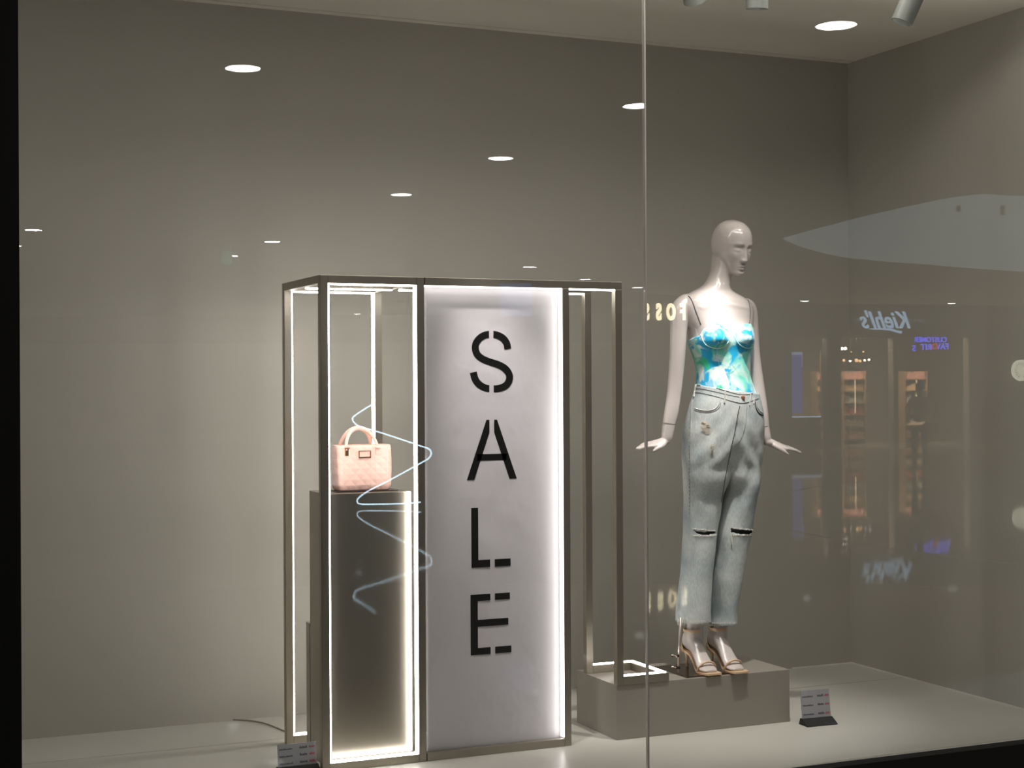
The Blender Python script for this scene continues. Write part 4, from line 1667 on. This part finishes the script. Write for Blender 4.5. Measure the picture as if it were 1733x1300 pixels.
for u0, u1 in ((1290, 1340), (1400, 1424), (1512, 1520), (1640, 1830)):
    part('pier', seg(u0, u1), mFascia if u1 < 1500 else mMallWall, ks, local=True)
DP = 5.0
part('back_wall', bx(0, fb.len, DP, DP + 0.1, MF, MC), mShopWarm, ks, local=True)
part('interior_ceiling', bx(0, fb.len, 0.3, DP, zf + 0.25, zf + 0.3), mMallCeil, ks, local=True)
for s_ in (0.0, fb.len - 0.1):
    part('side_wall', bx(s_, s_ + 0.1, 0.3, DP, MF, MC - 0.01), mShopWarm, ks, local=True)
sk, zk = fb.sz(1500, 545)
SIGNX = sk
KS = text("Kiehl's", 0.66, mPaleSign, ks, (sk, -0.05, zk + 0.03), shear=0.45, bold=0.012, sx=0.86)
b = nb()
p0, p1, p2 = fb.sz(1470, 557), fb.sz(1500, 557.5), fb.sz(1524, 563)
tube(b, smooth_pts([Vector((p0[0], -0.05, p0[1])), Vector((p1[0], -0.05, p1[1])), Vector((p2[0], -0.05, p2[1]))], 6), [0.015 + 0.002 * k for k in range(13)], 6)
part('sign_underline', b, mPaleSign, ks, local=True)
mDim = emit('small_sign_letters', (0.6, 0.75, 1.0), 0.9)
s2, z2 = fb.sz(1548, 543)
text('SINCE', 0.13, mDim, ks, (s2, -0.05, z2), sx=1.6)
s2, z2 = fb.sz(1450, 542)
text('1851', 0.13, mDim, ks, (s2, -0.05, z2), sx=1.5)
# blue light sign
s2, z2 = fb.sz(1573, 575.5)
g1 = text('CUSTOMER', 0.20, mBlueLed, ks, (s2, -0.06, z2), bold=0.004, sx=0.98, name='light_sign_text')
s2, z2 = fb.sz(1604, 587)
text('FAV', 0.235, mBlueLed, ks, (s2, -0.06, z2), bold=0.004, align='LEFT', name='light_sign_text')
s2, z2 = fb.sz(1580, 587)
text('O', 0.235, mRedLed, ks, (s2, -0.06, z2), bold=0.004, name='light_sign_text')
s2, z2 = fb.sz(1575, 588)
text('RIT', 0.235, mBlueLed, ks, (s2, -0.06, z2), bold=0.004, align='LEFT', name='light_sign_text')
s2, z2 = fb.sz(1545, 590)
text('S', 0.235, mBlueLed, ks, (s2, -0.06, z2), bold=0.004, name='light_sign_text')
# shop windows' screens and shelves
bl = fb.box(1341, 1378, 600, 700, 0.8, 0.86)
scn = part('screen', bl, mScreenB, ks, local=True)
for (uu0, uu1, vv0, vv1) in ((1341, 1352, 606, 640), (1341, 1356, 685, 697), (1342, 1360, 652, 655)):
    part('screen_figure', fb.box(uu0, uu1, vv0, vv1, 0.78, 0.80), mScreenW, scn, local=True)
part('light_panel', fb.box(1380, 1398, 594, 620, 1.5, 1.55), mScreenW, ks, local=True)
part('counter', fb.box(1340, 1400, 706, 767, 0.4, 1.0), mFascia, ks, local=True)
part('counter_edge', fb.box(1350, 1400, 705, 707, 0.36, 0.42), mPaleSign, ks, local=True)
part('door_frame', fb.box(1398, 1400, 594, 705, 0.3, 0.4), mWood, ks, local=True)


def shelf_unit(u0, u1, y, label):
    x0, _ = fb.sz(u1, 700)
    x1, _ = fb.sz(u0, 700)
    th = thing('shelf_unit', label, 'shelf')
    th.location = fb.B + fb.e * x0 + Vector((-fb.e.y, fb.e.x, 0)) * y
    th.rotation_euler = (0, 0, fb.rz)
    wdt = x1 - x0
    for xx in (0, wdt - 0.03):
        part('side_panel', bx(xx, xx + 0.03, 0, 0.4, MF, 1.75), mWood, th, local=True)
    part('back_panel', bx(0, wdt, 0.4, 0.42, MF, 1.75), mShopWarm, th, local=True)
    cols = [(0.6, 0.35, 0.3), (0.65, 0.6, 0.5), (0.5, 0.1, 0.1), (0.35, 0.4, 0.35), (0.7, 0.5, 0.3)]
    for k in range(6):
        z_ = MF + 0.15 + k * 0.34
        part('shelf', bx(0.03, wdt - 0.03, 0, 0.4, z_, z_ + 0.03), mWood, th, local=True)
        b_ = nb()
        x_ = 0.06
        while x_ < wdt - 0.12:
            ww_ = random.uniform(0.05, 0.09)
            hh_ = random.uniform(0.12, 0.22)
            box(b_, x_, x_ + ww_ * 0.85, 0.08, 0.08 + ww_, z_ + 0.03, z_ + 0.03 + hh_)
            x_ += ww_
        cc = cols[k % 5]
        part('products', b_, mat('product_%d' % k, tuple(min(1, c_ * 1.5) for c_ in cc), 0.5), th, local=True, kind='stuff')
    part('light_strip', bx(wdt / 2 - 0.012, wdt / 2 + 0.012, -0.03, -0.005, 0.55, 1.5), mBulbS, th, local=True)
    return th


for (s_, y_) in ((fb.len * 0.62, 0.95), (fb.len * 0.72, 0.95), (fb.len * 0.42, 0.95), (fb.len * 0.88, 1.2)):
    q_ = fb.B + fb.e * s_ + Vector((-fb.e.y, fb.e.x, 0)) * y_
    area('shop_fill', (q_.x, q_.y, zf + 0.2), (q_.x, q_.y, 0), 330, 1.6, 0.6, (1, 0.8, 0.6))  # unseen fills added to brighten the shelves, no fixtures
shelf_unit(1426, 1462, 1.6, 'lit product shelf nearest the left pier of the reflected cosmetics shop')
shelf_unit(1467, 1506, 1.4, 'lit product shelf right of another in the reflected cosmetics shop')
shelf_unit(1585, 1625, 1.8, 'product shelf under the blue light sign in the reflected cosmetics shop')
for (u, v, m_, r_) in ((1430, 588.5, mBulb, 0.045), (1452.5, 588.5, mBulb, 0.045), (1458.5, 588.5, mBulb, 0.045), (1432, 610, mBulb2, 0.04), (1444, 610, mBulb2, 0.04), (1456, 609, mBulb2, 0.04), (1467, 610, mBulb, 0.03),
                       (1478, 609, mBulb2, 0.05), (1484, 610, mBulb2, 0.04), (1492, 609, mBulb, 0.028), (1499.5, 608, mBulb, 0.028), (1441, 592, mBulb2, 0.03), (1446, 597, mBulb2, 0.03), (1469, 594, mBulb2, 0.02), (1490, 594, mBulb2, 0.02)):
    s_, z_ = fb.sz(u, v)
    b = nb()
    bmesh.ops.create_icosphere(b, subdivisions=2, radius=r_, matrix=Matrix.Translation((s_, 1.0, z_)))
    bu_ = part('bulb', b, m_, ks, local=True)
    part('cord', tube(nb(), [(s_, 1.0, z_ + r_), (s_, 1.0, zf + 0.25)], 0.005, 5), mFascia, bu_, local=True)

# round blade sign with an abstract ring of marks
rs_ = thing('round_sign', 'round cream-white sign with a dark ring of small marks, reflected at the right picture edge', 'sign')
sx_, zx_ = fb.sz(1716, 627)
rs_.location = fb.B + fb.e * sx_ + Vector((-fb.e.y, fb.e.x, 0)) * -0.35
rs_.rotation_euler = (0, 0, fb.rz)
b = nb()
tube(b, [(0, -0.03, zx_), (0, 0.03, zx_)], 0.30, 40)
part('disc', b, emit('cream_disc', (0.92, 0.93, 0.72), 4.2), rs_, local=True)
b = nb()
for k in range(22):
    a = 2 * math.pi * k / 22
    if k in (16, 17):
        continue
    for r0, r1 in ((0.145, 0.175), (0.19, 0.225)):
        q = [(r0, a - 0.06), (r1, a - 0.05), (r1, a + 0.07), (r0, a + 0.06)]
        b.faces.new([b.verts.new((r_ * math.cos(t_), -0.033, zx_ + r_ * math.sin(t_))) for r_, t_ in q])
part('marks', b, mat('sign_green', (0.05, 0.10, 0.06), 0.6), rs_, local=True)
b = nb()
tube(b, [(0, 0, zx_ + 0.30), (0, 0, zx_ + 0.42), (0, 0.35, zx_ + 0.42)], 0.015, 6)
part('bracket', b, mFascia, rs_, local=True)

# ---- a person in a light shirt before the shop, seen mirrored
P0 = mirR(at_w(1556, 650, 31.0))
pth = thing('person', 'person in a light khaki shirt and dark trousers standing before the reflected shop', 'person', (P0.x, P0.y, MF), math.atan2(GY - P0.y, 0) - math.pi / 2 + 0.2)


def skin_fig(name, verts, edges, radii, m, parent, root=0):
    me = bpy.data.meshes.new(name)
    me.from_pydata([Vector(v) for v in verts], edges, [])
    o = bpy.data.objects.new(name, me)
    C.objects.link(o)
    me.materials.append(m)
    o.parent = parent
    md = o.modifiers.new('skin', 'SKIN')
    md.use_smooth_shade = True
    for i, r_ in enumerate(radii):
        me.skin_vertices[0].data[i].radius = r_ if isinstance(r_, tuple) else (r_, r_)
    me.skin_vertices[0].data[root].use_root = True
    md = o.modifiers.new('sub', 'SUBSURF')
    md.levels = md.render_levels = 2
    return o


mPSkin = mat('person_skin', (0.45, 0.28, 0.2), 0.6)
mShirt = mat('khaki_shirt', (0.55, 0.50, 0.38), 0.8)
mTrous = mat('dark_trousers', (0.04, 0.04, 0.05), 0.8)
sV = [(0, 0, 0.95), (0, 0, 1.12), (0, 0, 1.32), (0, 0, 1.44), (-0.19, 0, 1.40), (-0.24, 0.0, 1.16), (-0.23, -0.06, 0.93), (0.19, 0, 1.40), (0.24, 0.0, 1.16), (0.23, -0.06, 0.93)]
skin_fig('shirt', sV, [(0, 1), (1, 2), (2, 3), (3, 4), (4, 5), (5, 6), (3, 7), (7, 8), (8, 9)], [(0.16, 0.11), (0.15, 0.11), (0.17, 0.12), (0.09, 0.08), 0.065, 0.052, 0.04, 0.065, 0.052, 0.04], mShirt, pth)
skin_fig('body', [(0, 0, 1.40), (0, 0, 1.50), (0, -0.015, 1.60), (0, -0.015, 1.70), (-0.23, -0.06, 0.95), (-0.22, -0.08, 0.82), (0.23, -0.06, 0.95), (0.22, -0.08, 0.82)],
         [(0, 1), (1, 2), (2, 3), (4, 5), (6, 7)], [0.05, 0.05, (0.075, 0.09), (0.07, 0.085), 0.03, 0.035, 0.03, 0.035], mPSkin, pth)
skin_fig('trousers', [(0, 0, 0.98), (-0.10, 0, 0.85), (-0.11, 0, 0.48), (-0.12, 0, 0.06), (0.10, 0, 0.85), (0.11, 0, 0.48), (0.12, 0, 0.06), (-0.12, -0.12, 0.04), (0.12, -0.12, 0.04)],
         [(0, 1), (1, 2), (2, 3), (3, 7), (0, 4), (4, 5), (5, 6), (6, 8)], [0.15, 0.095, 0.065, 0.05, 0.095, 0.065, 0.05, 0.04, 0.04], mTrous, pth)
b = nb()
bmesh.ops.create_icosphere(b, subdivisions=3, radius=0.105, matrix=Matrix.Translation((0, 0.02, 1.68)) @ Matrix.Diagonal((0.85, 1.0, 0.95, 1)))
part('hair', b, mFascia, pth, smooth=True, local=True)

# ---- zigzag neon sculpture (mirrored in the left pane)
ND = 22.3
zp = [(634, 682), (616, 693), (601, 703), (596.5, 709), (600, 716), (609, 722), (640, 731), (680, 744), (712, 755), (725, 759.5), (729.5, 766), (727, 774), (717, 781), (690, 796), (655, 815), (625, 830), (610, 840), (604.5, 847), (607, 852), (616, 853.5), (650, 853.2), (690, 852), (712, 850)]
npt = [mirL(at_w(u, v, ND)) for u, v in dense(zp, 4)]
o = part('neon_tube', tube(nb(), npt, 0.0105, 8), emit('neon', (0.62, 0.85, 1.0), 15.0), smooth=True)
tag(o, 'thin zigzag neon tube standing on the mall floor, reflected across the pink handbag', 'neon light')

# ---- signs reflected in the left pane
fl_ = Facade(-60, 48, 1120, 48, mirL)
far = thing('shopfront', 'long dark shopfront row at the far end of the hall, reflected behind the frames', 'shop', fl_.B, fl_.rz)
part('fascia', bx(0, fl_.len, 0, 0.3, 2.75, MC - 0.01), mMallWall, far, local=True)
part('glazed_wall', bx(0, fl_.len, 0.1, 0.3, MF, 2.75), mMallCeil, far, local=True)
part('red_poster', fl_.box(495, 525, 556, 610, 0.0, 0.05), emit('red_lightbox', (0.9, 0.25, 0.2), 0.5), far, local=True)


def hang_box(name, u0, u1, v0, v1, dist, mir, m_, label, cat, d=0.08):
    c0 = mir(at_w((u0 + u1) / 2, (v0 + v1) / 2, dist))
    hw, hh = (u1 - u0) / 2 * dist / F_PX, (v1 - v0) / 2 * dist / F_PX
    dx = (mir(at_w(u0, 600, dist)) - mir(at_w(u1, 600, dist)))
    th = thing(name, label, cat, c0, math.atan2(dx.y, dx.x))
    part('face', bx(-hw, hw, -d / 2, d / 2, -hh, hh), m_, th, local=True)
    zt_ = MC - c0.z - 0.005
    for sx in (-1, 1):
        b_ = nb()
        tube(b_, [(sx * hw * 0.7, 0, hh), (sx * hw * 0.7, 0, zt_)], 0.01, 6)
        part('hanger', b_, mSpot, th, local=True)
    return th


hang_box('hanging_screen', 846, 900, 480, 535, 26, mirL, emit('blue_hanging_screen', (0.20, 0.38, 1.0), 1.0), 'hanging blue screen reflected in the top of the SALE banner', 'screen')
ex_ = hang_box('exit_sign', 376, 392, 425, 447, 24, mirL, emit('green_exit', (0.15, 0.8, 0.45), 0.7), 'small green exit sign reflected left of the frames', 'sign')
